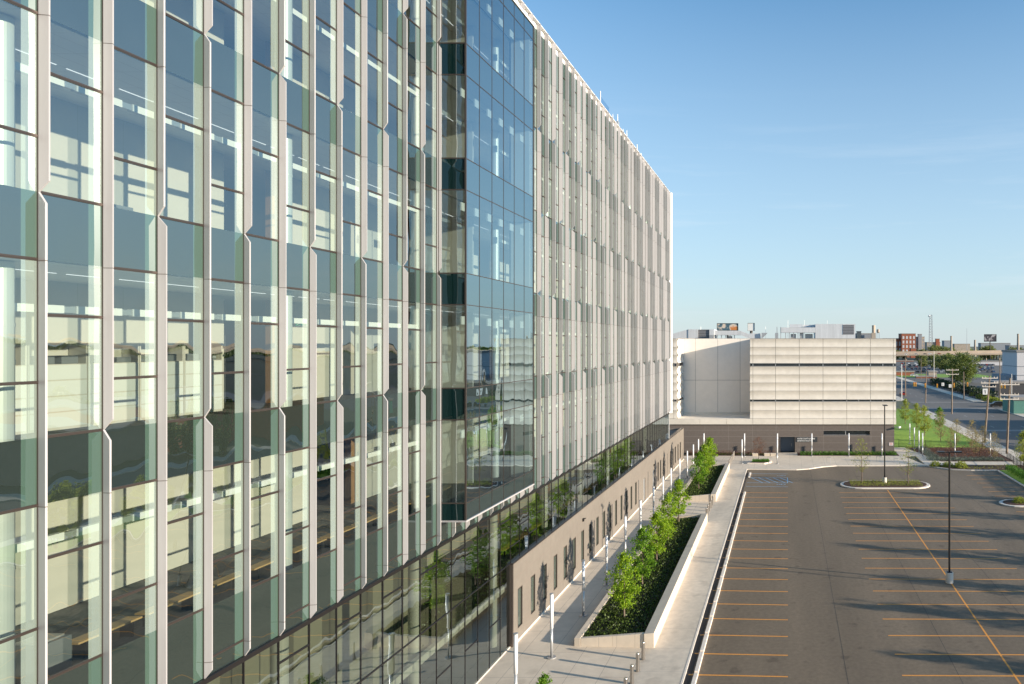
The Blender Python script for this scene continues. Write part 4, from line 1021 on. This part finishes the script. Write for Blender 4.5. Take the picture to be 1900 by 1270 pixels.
# ================================================================ BACKGROUND
# freeway
fw = thing('freeway_bridge', 'long raised concrete freeway crossing the background on piers', 'bridge', (200,850,0))
def zdeck(x): return 6.3+(x-120)*.0125
b = MB(); pts = [(-600,900),(100,850),(200,845),(330,850),(600,905),(1200,1100)]
for i in range(len(pts)-1):
    (xa, ya), (xb, yb) = pts[i], pts[i+1]; za, zb = zdeck(xa), zdeck(xb)
    b.prism([(xa,ya),(xb,yb),(xb,yb+34),(xa,ya+34)], [za-1.4,zb-1.4,zb-1.4,za-1.4], [za,zb,zb,za])
    b.prism([(xa,ya-.4),(xb,yb-.4),(xb,yb-.01),(xa,ya-.01)], [za-.6,zb-.6,zb-.6,za-.6], [za+.25,zb+.25,zb+.25,za+.25])
    b.prism([(xa,ya+34.01),(xb,yb+34.01),(xb,yb+34.4),(xa,ya+34.4)], [za-.6,zb-.6,zb-.6,za-.6], [za+3.6,zb+3.6,zb+3.6,za+3.6])
b.build('deck', M['deck'], fw)
x = 110
while x < 420:
    for yy in (4, 16, 28):
        c = MB(); c.tube((x,850+yy,0),(x,850+yy,zdeck(x)-1.4),.7,n=8); c.build('pier', M['deck'], fw)
    x += 16
# box buildings
def bldg(px0, px1, pyt, Y, d, m, lab, floors=0, cols=0, name='brick_building', roofm=None, wm=None, base=0, zb=None):
    a = PY(px0, pyt, Y); c = PY(px1, pyt, Y)
    t = thing(name, lab, 'building', ((a.x+c.x)/2, Y, 0))
    b = MB(); b.box(a.x, c.x, Y, Y+d, 0, a.z); b.build('wall', m, t)
    b = MB(); b.box(a.x-.3, c.x+.3, Y-.3, Y+d+.3, a.z+.01, a.z+.8); b.build('roof', roofm or M['roof'], t)
    for i in range(floors):
        for j in range(cols):
            wx = a.x+(c.x-a.x)*(j+.5)/cols; wz = 7+(a.z-8)*(i+.35)/floors; ww = (c.x-a.x)/cols*.25; hh = (a.z-8)/floors*.32
            q = MB(); q.box(wx-ww, wx+ww, Y-.12, Y-.02, wz-hh, wz+hh); q.build('window', wm or M['whitewall'], t)
    return t
bldg(1673,1699,620,1050,30,M['redbrick'],'tall red brick factory block with white framed windows on the skyline',4,4)
bldg(1640,1673,629,1060,30,M['redbrick'],'lower red brick factory wing left of the tall block',2,5)
bldg(1690,1700,647,1000,10,M['redbrick'],'small brick shed at the foot of the tall brick block')
bldg(1699.5,1715.5,626,1100,25,M['tanwall'],'tan brick block with dark stair tower behind the red factory',4,4,wm=M['greywall'])
bldg(1704,1710.5,621,1098,6,M['greywall'],'dark stair tower on the tan brick block')
bldg(1720,1745,636,1150,20,M['tanwall'],'low tan warehouse with roof box behind the green trees',1,6,wm=M['greywall'])
bldg(1737,1743.5,629.5,1148,8,M['redbrick'],'small brown penthouse above the low tan warehouse')
bldg(1752,1763,633,1250,20,M['greywall'],'dark grey low building left of the brick chimney')
bldg(1771,1800,639,1300,20,M['tanwall'],'pale flat roofed shed on the horizon right of the chimney')
bldg(1820,1875,637.5,1400,20,M['greywall'],'long dark industrial shed on the horizon under the billboard')
bldg(1873,1905,642,1000,20,M['greywall'],'dark flat roofed building at the right end of the freeway')
bldg(1588,1618,620,900,20,M['greywall'],'grey flat roofed block just beyond the far roof',2,5,wm=M['tanwall'])
bldg(1590,1598,616,898,6,M['tanwall'],'cream corner tower of the grey block beyond the roof')
# silo & water tower
t = thing('silo_tower', 'round concrete silo on a brick tower beyond the far roof', 'tower', PY(1620.5,640,890)*1.0)
b = MB(); a = PY(1617,618,890); c = PY(1625,618,890); b.box(a.x,c.x,890,896,0,a.z); b.build('brick_base', M['tanwall'], t)
b = MB(); p = PY(1621,604,893); b.tube((p.x,893,a.z),(p.x,893,p.z),2.1,n=16); b.build('silo', M['deck'], t)
t = thing('water_tower', 'small round water tower on thin legs beside the silo', 'tower', (PY(1629.3,640,880).x,880,0))
p = PY(1629.3,614,880); b = MB(); b.tube((p.x,880,p.z-2),(p.x,880,p.z+1.2),1.9,n=14); b.tube((p.x,880,p.z+1.2),(p.x,880,p.z+2.2),1.9,.2,n=14); b.tube((p.x,880,p.z-3),(p.x,880,p.z-2),.4,1.9,n=14); b.build('tank', M['tanwall'], t)
b = MB()
for sx in (-1.3,1.3):
    for sy in (-1.3,1.3): b.tube((p.x+sx*1.3,880+sy*1.3,0),(p.x+sx,880+sy,p.z-2),.14,n=5)
b.build('leg_frame', M['greywall'], t)
# lattice tower
t = thing('lattice_tower', 'tall grey lattice communication tower with dish on top', 'tower', (PY(1727,640,1000).x,1000,0))
p = PY(1727,584,1000); b = MB(); hh = p.z; n = 16
for i in range(n):
    z0, z1 = hh*i/n, hh*(i+1)/n; w0_, w1_ = 2.6-1.0*i/n, 2.6-1.0*(i+1)/n
    cs0 = [(p.x+sx*w0_,1000+sy*w0_,z0) for sx, sy in ((-1,-1),(1,-1),(1,1),(-1,1))]; cs1 = [(p.x+sx*w1_,1000+sy*w1_,z1) for sx, sy in ((-1,-1),(1,-1),(1,1),(-1,1))]
    for q in range(4):
        b.tube(cs0[q], cs1[q], .22, n=4); b.tube(cs0[q], cs1[(q+1)%4], .13, n=3); b.tube(cs0[(q+1)%4], cs1[q], .13, n=3)
b.build('lattice', M['galv'], t)
b = MB(); b.tube((p.x-2.5,998,hh-2),(p.x-3.6,997,hh-1.6),1.8,.6,n=12); b.build('dish', M['white'], t)
# chimneys and masts
for (px, py, Y, r_, lab) in ((1765,625,900,1.2,'tan brick chimney rising beside the freeway'),(1809,632,1100,1.4,'short brick chimney on the horizon left of the billboard'),(1889,621,900,1.3,'tall thin dark chimney at the right edge of the skyline')):
    p = PY(px, py, Y); b = MB(); b.tube((p.x,Y,0),(p.x,Y,p.z),r_*1.5,r_,n=12); b.tube((p.x,Y,p.z),(p.x,Y,p.z+.8),r_*1.2,r_*1.2,n=12); tag(b.build('chimney', M['tanwall']), lab, 'chimney')
p = PY(1794,610,1200); b = MB(); b.tube((p.x,1200,0),(p.x,1200,p.z),.5,.25,n=6); b.box(p.x-1,p.x+1,1199,1201,0,4); tag(b.build('radio_mast', M['galv']), 'thin grey radio mast on the horizon', 'mast')
# billboards (generic abstract panels)
def blob_mat(name, c1, c2, c3, sc_=.3):
    m = bpy.data.materials.new(name); m.use_nodes = True; nt = m.node_tree; b_ = nt.nodes['Principled BSDF']
    t_ = nt.nodes.new('ShaderNodeTexCoord'); n_ = nt.nodes.new('ShaderNodeTexNoise'); n_.inputs['Scale'].default_value = sc_; r_ = nt.nodes.new('ShaderNodeValToRGB')
    r_.color_ramp.elements[0].position = .42; r_.color_ramp.elements[0].color = (*c1, 1); r_.color_ramp.elements[1].position = .58; r_.color_ramp.elements[1].color = (*c3, 1)
    e = r_.color_ramp.elements.new(.5); e.color = (*c2, 1)
    nt.links.new(t_.outputs['Object'], n_.inputs['Vector']); nt.links.new(n_.outputs['Fac'], r_.inputs[0]); nt.links.new(r_.outputs[0], b_.inputs['Base Color']); return m
def board(px0, px1, py0, py1, Y, m, lab):
    a, c = PY(px0,py1,Y), PY(px1,py0,Y); t = thing('billboard', lab, 'billboard', ((a.x+c.x)/2,Y,0))
    b = MB(); b.box(a.x,c.x,Y,Y+.6,a.z,c.z); b.build('panel', m, t)
    w_ = (c.x-a.x); b = MB(); f = .02*w_
    b.box(a.x-f,a.x-.01,Y-.2,Y+.8,a.z-f,c.z+f); b.box(c.x+.01,c.x+f,Y-.2,Y+.8,a.z-f,c.z+f); b.box(a.x,c.x,Y-.2,Y+.8,a.z-f,a.z-.01); b.box(a.x,c.x,Y-.2,Y+.8,c.z+.01,c.z+f)
    b.build('frame', M['mulld'], t)
    b = MB(); b.tube(((a.x+c.x)/2,Y+1.3,0),((a.x+c.x)/2,Y+1.3,c.z-1),.6,n=10); b.build('post', M['mulld'], t)
board(1331,1369,601,613,420,blob_mat('warm_print',(.55,.2,.06),(.7,.6,.5),(.06,.12,.16),.22),'billboard with orange and white picture rising behind the far roof')
board(1387.5,1400,600,614,300,M['white'],'blank white square billboard rising behind the far roof')
board(1826.5,1848.5,621,634,900,blob_mat('dark_print',(.03,.03,.04),(.05,.04,.05),(.35,.33,.34),.25),'dark billboard with pale faded picture above the freeway')
# parked cars far away (one mesh each)
CARC = [mat('paint_'+n_, c, .3, .2) for n_, c in (('white',(.75,.75,.75)),('silver',(.4,.42,.44)),('black',(.02,.02,.02)),('blue',(.05,.09,.18)),('red',(.30,.03,.02)),('grey',(.15,.15,.16)))]
CN = ['white','silver','black','blue','red','grey']
def carbody(b, l=4.6, w_=1.8, van=False):
    h1, h2 = .95, (1.85 if van else 1.42)
    prof = [(-l/2,.3),(l/2,.3),(l/2,.75),(l/2-.15,h1-.12),(l*.22,h1),(-l/2+.1,h1),(-l/2,.8)]
    def ext(pr, ya, yb, m, inset=0):
        a = len(b.v); n = len(pr)
        for y in (ya, yb): b.v.extend([(x, y, z) for x, z in pr])
        b.f.append(tuple(a+i for i in range(n))); b.f.append(tuple(a+n+i for i in reversed(range(n)))); b.m += [m, m]
        for i in range(n): j = (i+1)%n; b.f.append((a+i, a+n+i, a+n+j, a+j)); b.m.append(m)
    ext(prof, -w_/2, w_/2, 0)
    cb_ = [(-l*.42,h1),(l*.22,h1),(l*.08,h2-.1),(-l*(.36 if van else .30),h2-.1)]
    ext(cb_, -w_/2+.08, w_/2-.08, 1)
    ext([(-l*.30-.03*van,h2-.1),(l*.08,h2-.1),(l*.06,h2),(-l*.28,h2)], -w_/2+.12, w_/2-.12, 0)
    for x in (-l*.3, l*.3):
        for s in (-1, 1): b.tube((x, s*(w_/2-.12), .33), (x, s*(w_/2+.01), .33), .33, n=12, m=2)
cb_ = MB(); carbody(cb_)
car_meshes = []
for c in range(6):
    o = cb_.build('parked_car', [CARC[c], M['cglass'], M['tyre']]); o['category'] = 'car'; car_meshes.append([o, False])
cnt = 0
def putcar(x, y, rz, c, lab, grp, z=0.0):
    o, used = car_meshes[c]
    if used: o = o.copy(); sc.collection.objects.link(o)
    else: car_meshes[c][1] = True
    o.location = (x, y, z); o.rotation_euler[2] = rz; tag(o, lab, 'car', grp)
rr = random.Random(5)
for r_i, Y in enumerate((474, 490, 508, 528, 550, 576, 604, 640, 684)):
    x = 79*Y/500+rr.uniform(0,2); k = 0
    while x < (1845-VX)*Y/F and k < 34:
        if rr.random() < .8:
            c = rr.choice((0,1,1,2,3,5,5,4)); putcar(x, Y, R(90), c, '%s parked car in the distant lot, row %s from the front, %s from the left' % (CN[c], ordw(r_i), ordw(k)), 'cars in the distant parking lot')
            k += 1
        x += 2.9*rr.uniform(1,1.3)
for j, (px, c) in enumerate(((1682,0),(1700,1),(1716,2),(1726,0),(1743,4),(1781,3),(1790,0),(1797,5))):
    X = (px-VX)*860/F; putcar(X, 862+rr.uniform(-5,5), 0, c, '%s car driving on the freeway, %s from the left' % (CN[c], ordw(j)), 'cars on the freeway', zdeck(X)+.01)
putcar(42.3, 262, R(90), 4, 'red car on the avenue beside the far building corner', None)
putcar(74.5, 420, R(0), 0, 'white car at the front of the grass strip by the distant lot', None)
putcar(128, 560, R(30), 4, 'red car parked near the white canopy building', None)
# dark SUV near intersection
sv = thing('small_suv', 'black hatchback waiting at the cross street right of the avenue', 'car', (62.5,213.5,0))
b = MB()
l, w_ = 4.1, 1.8
def ext(b, pr, ya, yb, m=0):
    a = len(b.v); n = len(pr)
    for y in (ya, yb): b.v.extend([(x, y, z) for x, z in pr])
    b.f.append(tuple(a+i for i in range(n))); b.f.append(tuple(a+n+i for i in reversed(range(n)))); b.m += [m, m]
    for i in range(n): j = (i+1)%n; b.f.append((a+i, a+n+i, a+n+j, a+j)); b.m.append(m)
ext(b, [(60.4,.3),(64.6,.3),(64.65,.9),(64.5,1.05),(61.4,1.05),(60.5,.85)], 212.6, 214.4); ext(b, [(62.0,1.53),(64.2,1.53),(64.1,1.62),(62.2,1.62)], 212.75, 214.25)
b.build('body', CARC[2], sv, bevel=.04)
b = MB(); ext(b, [(61.4,1.055),(64.45,1.055),(64.2,1.525),(62.0,1.525)], 212.7, 214.3); b.build('window', M['cglass'], sv)
for x in (61.3, 63.8):
    for y in (212.75, 214.25):
        b = MB(); b.tube((x,y-.1,.33),(x,y+.1,.33),.33,n=14); wo_ = b.build('wheel', M['tyre'], sv)
        b = MB(); b.tube((x,y-.11,.33),(x,y+.11,.33),.18,n=10); b.build('rim', M['galv'], wo_).location = (0,0,0)
# right hand buildings
t = bldg(1887,1990,654,290,20,M['whitewall'],'large pale windowless building at the right edge above the avenue',name='pale_building')
b = MB(); a = PY(1887,672,290)
for zz in (9.6, 6.0): b.box(a.x-.02,a.x+20,289.9,289.97,zz,zz+.25); b.box(a.x-.07,a.x-.01,290,310,zz,zz+.25)
b.box(a.x-4,a.x-.08,292,312,0,6); b.build('joint_band', M['greywall'], t)
bldg(1846,1960,712,262,8,M['darkwall'],'long low dark building behind the fence across the avenue',name='dark_building')
t = bldg(1797,1860,672,640,20,M['whitewall'],'white canopied building across the avenue beyond the broad tree',name='canopy_building')
t = bldg(1881,1960,743,205-14,10,M['greenwall'],'low green corner building at the right edge by the cross street',name='green_building')
bldg(1655,1696,691,430,2,M['redbrick'],'low red brick wall at the corner of the distant parking lot',name='brick_wall')
bldg(1700,1738,700,395,2,M['redbrick'],'long red brick wall along the avenue before the distant lot',name='brick_wall')
bldg(1723,1738,691,400,8,M['tanwall'],'small tan kiosk roof beside the brick wall',name='kiosk')
bldg(1640,1695,670,790,3,M['redbrick'],'reddish low wall under the freeway at the left',name='brick_wall')
# grass strip by distant lot
sheet('grass_strip', [(64.5,405),(120,405),(120,450),(64.5,450)], -.002, M['lawn'])
# background trees
tb2 = tree_mesh(9, 5, 1.0, 101, 1600, .55, 'round', 20)
BG = tree('background_tree', (160,980,0), 'green tree beyond the freeway left of the lattice tower', tb2, M['leafm'], 'trees beyond the freeway')
BG['label'] = 'green tree beyond the freeway, first from the left'
bx = [(1708,960,1.3),(1716,930,1.1),(1731,900,1.7),(1737,905,1.8),(1744,910,1.7),(1755,940,1.6),(1764,960,1.5),(1826,930,1.6),(1834,935,1.8),(1841,930,1.5),(1882,950,1.6),(1893,1000,1.5),(1663,930,1.2)]
for j, (px, Y, s) in enumerate(bx): dup(BG, ((px-VX)*Y/F, Y, 0), j*.9, 'green tree beyond the freeway, %s of those placed along it' % ordw(j+1), 'trees beyond the freeway', s)
for j, (px, Y, s, lab) in enumerate(((1750,520,1.2,'pale leafed tree left behind the broad tree'),(1735,560,1.1,'pale leafed tree in the distant lot'),(1712,600,1.0,'thin tree among the distant parked cars'),(1758,500,1.25,'pale leafed tree touching the broad tree'))):
    dup(BG, ((px-VX)*Y/F, Y, 0), j*1.7, lab, 'trees near the distant lot', s)
b = MB()
for i in range(5200):
    c = Vector((rnd.uniform(66.5,70.5), rnd.uniform(238,335), rnd.uniform(.1,3.0))); s_ = .35*rnd.uniform(.6,1.3)
    d = Vector((rnd.gauss(0,1), rnd.gauss(0,1), rnd.gauss(.3,.6))).normalized(); u = d.orthogonal().normalized(); v = d.cross(u)
    b.poly([c-u*s_, c-v*s_*.6, c+u*s_, c+v*s_*.6])
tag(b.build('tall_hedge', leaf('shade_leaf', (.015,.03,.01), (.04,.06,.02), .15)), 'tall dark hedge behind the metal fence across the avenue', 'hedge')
sheet('yard', [(64.1,232.2),(140,232.2),(140,400),(64.1,400)], -.005, M['road'])
# dark shrubbery behind the fence across the avenue
for j, (px, py) in enumerate(((1800,735),(1812,740),(1824,744),(1836,747),(1845,748))):
    p = G(px, py); dup(s0, (p.x+1.5, p.y, 0), j, 'dark bush behind the fence across the avenue, %s from the left' % ordw(j), 'bushes across the avenue', 2.2)
# far tree line at the horizon
b = MB()
for i in range(5200):
    x = rnd.uniform(-500, 3200); y = rnd.uniform(1500, 1700); c = Vector((x, y, rnd.uniform(.5, 9)+5*math.sin(x*.013)*math.sin(x*.031))); s = 5*rnd.uniform(.5,1.3)
    d = Vector((rnd.gauss(0,.6), -1, rnd.gauss(.2,.5))).normalized(); u = d.orthogonal().normalized(); v = d.cross(u)
    b.poly([c-u*s, c-v*s*.6, c+u*s, c+v*s*.6])
o = b.build('distant_woods', M['leafd'], kind='stuff'); o['label'] = 'far tree line along the horizon'; o['category'] = 'woods'
# low block line on the horizon seen left of the roof and in reflections
# utility poles
def upole(pb, ptop, arms, lab, wood=True, r_=.17):
    p = G(*pb); q = PY(ptop[0], ptop[1], p.y); t = thing('utility_pole', lab, 'pole', (p.x,p.y,0), 'utility poles along the avenue')
    b = MB(); b.tube((p.x,p.y,0),(q.x,p.y,q.z), r_*1.2, r_*.8, n=10); b.build('shaft', M['pole'] if wood else M['galv'], t)
    for (py, hw) in arms:
        a = PY(ptop[0], py, p.y); f = (a.z/q.z); cx = p.x+(q.x-p.x)*f
        c = MB(); c.box(cx-hw, cx+hw, p.y-.25, p.y-.13, a.z-.07, a.z+.07)
        for s in (-1,-.6,.6,1): c.tube((cx+s*hw*.93,p.y-.19,a.z+.07),(cx+s*hw*.93,p.y-.19,a.z+.3),.05,n=6)
        c.build('crossarm', M['curb'], t)
    return q
Q = []
upole((1673,744),(1673,676),[], 'slim grey metal pole beside the far building corner', False, .12)
upole((1680,736),(1680,664),[], 'wooden pole left of the avenue, behind the grey metal pole')
Q.append(upole((1717,748),(1719,689),[], 'wooden pole at the near left corner of the intersection'))
Q.append(upole((1766,768),(1767,684),[(687,1.7),(695,1.7)], 'wooden pole with two crossarms on the avenue edge'))
upole((1788.5,742),(1788,690),[], 'slim wooden pole in front of the broad tree')
Q.append(upole((1826.5,823),(1836.5,698),[(702,1.5),(711,1.6),(718,1.3)], 'leaning wooden pole with three crossarms left of the tallest right pole'))
Q.append(upole((1868,843),(1874,702),[(714,1.6),(733,1.6),(741,1.6)], 'tall wooden pole with three wide crossarms at the right'))
upole((1855,745),(1855,668),[], 'dark wooden pole by the pale windowless building')
upole((1877,760),(1877,694),[], 'slim pale metal pole at the right edge by the green building', False, .12)
upole((1709,705),(1709,664),[], 'thin far pole in the distant parking lot', True, .12)
upole((1733,705),(1733,652),[], 'thin far lamp pole left of the broad tree', False, .12)
# wires
t = thing('overhead_wires', 'thin black overhead wires strung between the avenue poles', 'wires', (45,180,10))
b = MB()
def wire(a, c, sag=.8, r_=.02):
    a, c = Vector(a), Vector(c); pr = a
    for i in range(1, 11):
        f = i/10; q = a.lerp(c, f)-Vector((0,0,sag*4*f*(1-f))); b.tube(pr, q, r_, n=3, cap=False); pr = q
for dz in (0,-.9,-1.8):
    for dx in (-1.2, 1.2):
        wire(Q[3]+Vector((dx,0,dz-1)), Q[2]+Vector((dx,0,dz-.5)), .5, .012); wire(Q[2]+Vector((dx,0,dz-.5)), Q[1]+Vector((dx,0,min(dz,-.3))), .9, .012)
wire(Q[1], Q[0], .6); 
wire(G(1680,736)+Vector((0,0,8.5)), G(1717,748)+Vector((0,0,8.5)), .3)
wire(Q[0]-Vector((0,0,1.5)), (66,226,8.5), 1.2, .03)
b.build('wire', M['black'], t)
b = MB(); 
# traffic signals hung over the intersection
def signal(px, py, Y, lab, two=False):
    p = PY(px, py, Y); t = thing('traffic_signal', lab, 'traffic light', (p.x,p.y,p.z), 'yellow traffic signals over the intersection')
    xs_ = (-.28,.28) if two else (0,)
    for x in xs_:
        b = MB(); b.box(p.x+x-.2,p.x+x+.2,p.y-.18,p.y+.18,p.z-.65,p.z+.65); b.build('housing', M['yel'], t, bevel=.03)
        for k in range(3):
            b = MB(); b.tube((p.x+x,p.y-.20,p.z-.42+.42*k),(p.x+x,p.y-.181,p.z-.42+.42*k),.14,n=12); b.build('lens', M['red'] if k == 2 else M['black'], t)
    b = MB(); b.tube((p.x,p.y,p.z+.66),(p.x,p.y,p.z+1.6),.03,n=6); b.build('hanger', M['black'], t)
for j, a in enumerate(((1697.5,713.5,218,True),(1716.5,715.5,222,False),(1738.7,716.5,226,False),(1770,715,216,False),(1795,713.5,218,False),(1858,716.5,205,False),(1864,717.5,207,False))):
    signal(a[0], a[1], a[2], 'yellow traffic signal hanging above the intersection, %s from the left' % ordw(j), a[3])
for j, (px, py) in enumerate(((1749.5,713.5),(1763,716.5),(1828,727))):
    p = PY(px, py, 215 if j < 2 else 200); t = thing('road_sign', 'white road sign hung over the avenue, %s from the left' % ordw(j), 'sign', (p.x,p.y,p.z), 'white signs over the avenue')
    s = .4 if j < 2 else .7
    b = MB(); b.box(p.x-s,p.x+s,p.y-.03,p.y+.03,p.z-s*1.2,p.z+s*1.2); b.build('panel', M['white'], t)
    b = MB(); b.box(p.x-s*.15,p.x+s*.15,p.y-.04,p.y-.031,p.z-s*.8,p.z+s*.5); b.box(p.x-s*.5,p.x-s*.16,p.y-.04,p.y-.031,p.z+.1,p.z+s*.4); b.build('arrow', M['black'], t)
# east side, outside the frame but mirrored in the glass
for j, (x0, y0, x1, y1, h, m) in enumerate(((72,30,100,60,6.2,'redbrick'),(70,85,96,118,5.2,'tanwall'),(74,130,110,165,6.5,'redbrick'),(70,-20,100,15,5.5,'greywall'),(130,20,180,120,9,'tanwall'))):
    t = thing('low_building', 'low %s building east of the avenue, outside the frame, number %s' % ({'redbrick':'red brick','tanwall':'tan','greywall':'grey'}[m], ordw(j)), 'building', ((x0+x1)/2,(y0+y1)/2,0))
    b = MB(); b.box(x0,x1,y0,y1,0,h); b.build('wall', M[m], t); b = MB(); b.box(x0-.2,x1+.2,y0-.2,y1+.2,h+.01,h+.4); b.build('roof', M['roof'], t)
for j, (x, y, s) in enumerate(((66,70,.8),(68,122,.9),(67,24,.8),(112,75,1.1),(116,150,1.0))):
    dup(BG, (x,y,0), j, 'leafy tree between the low buildings east of the avenue, %s planted' % ordw(j), 'trees east of the avenue', s)
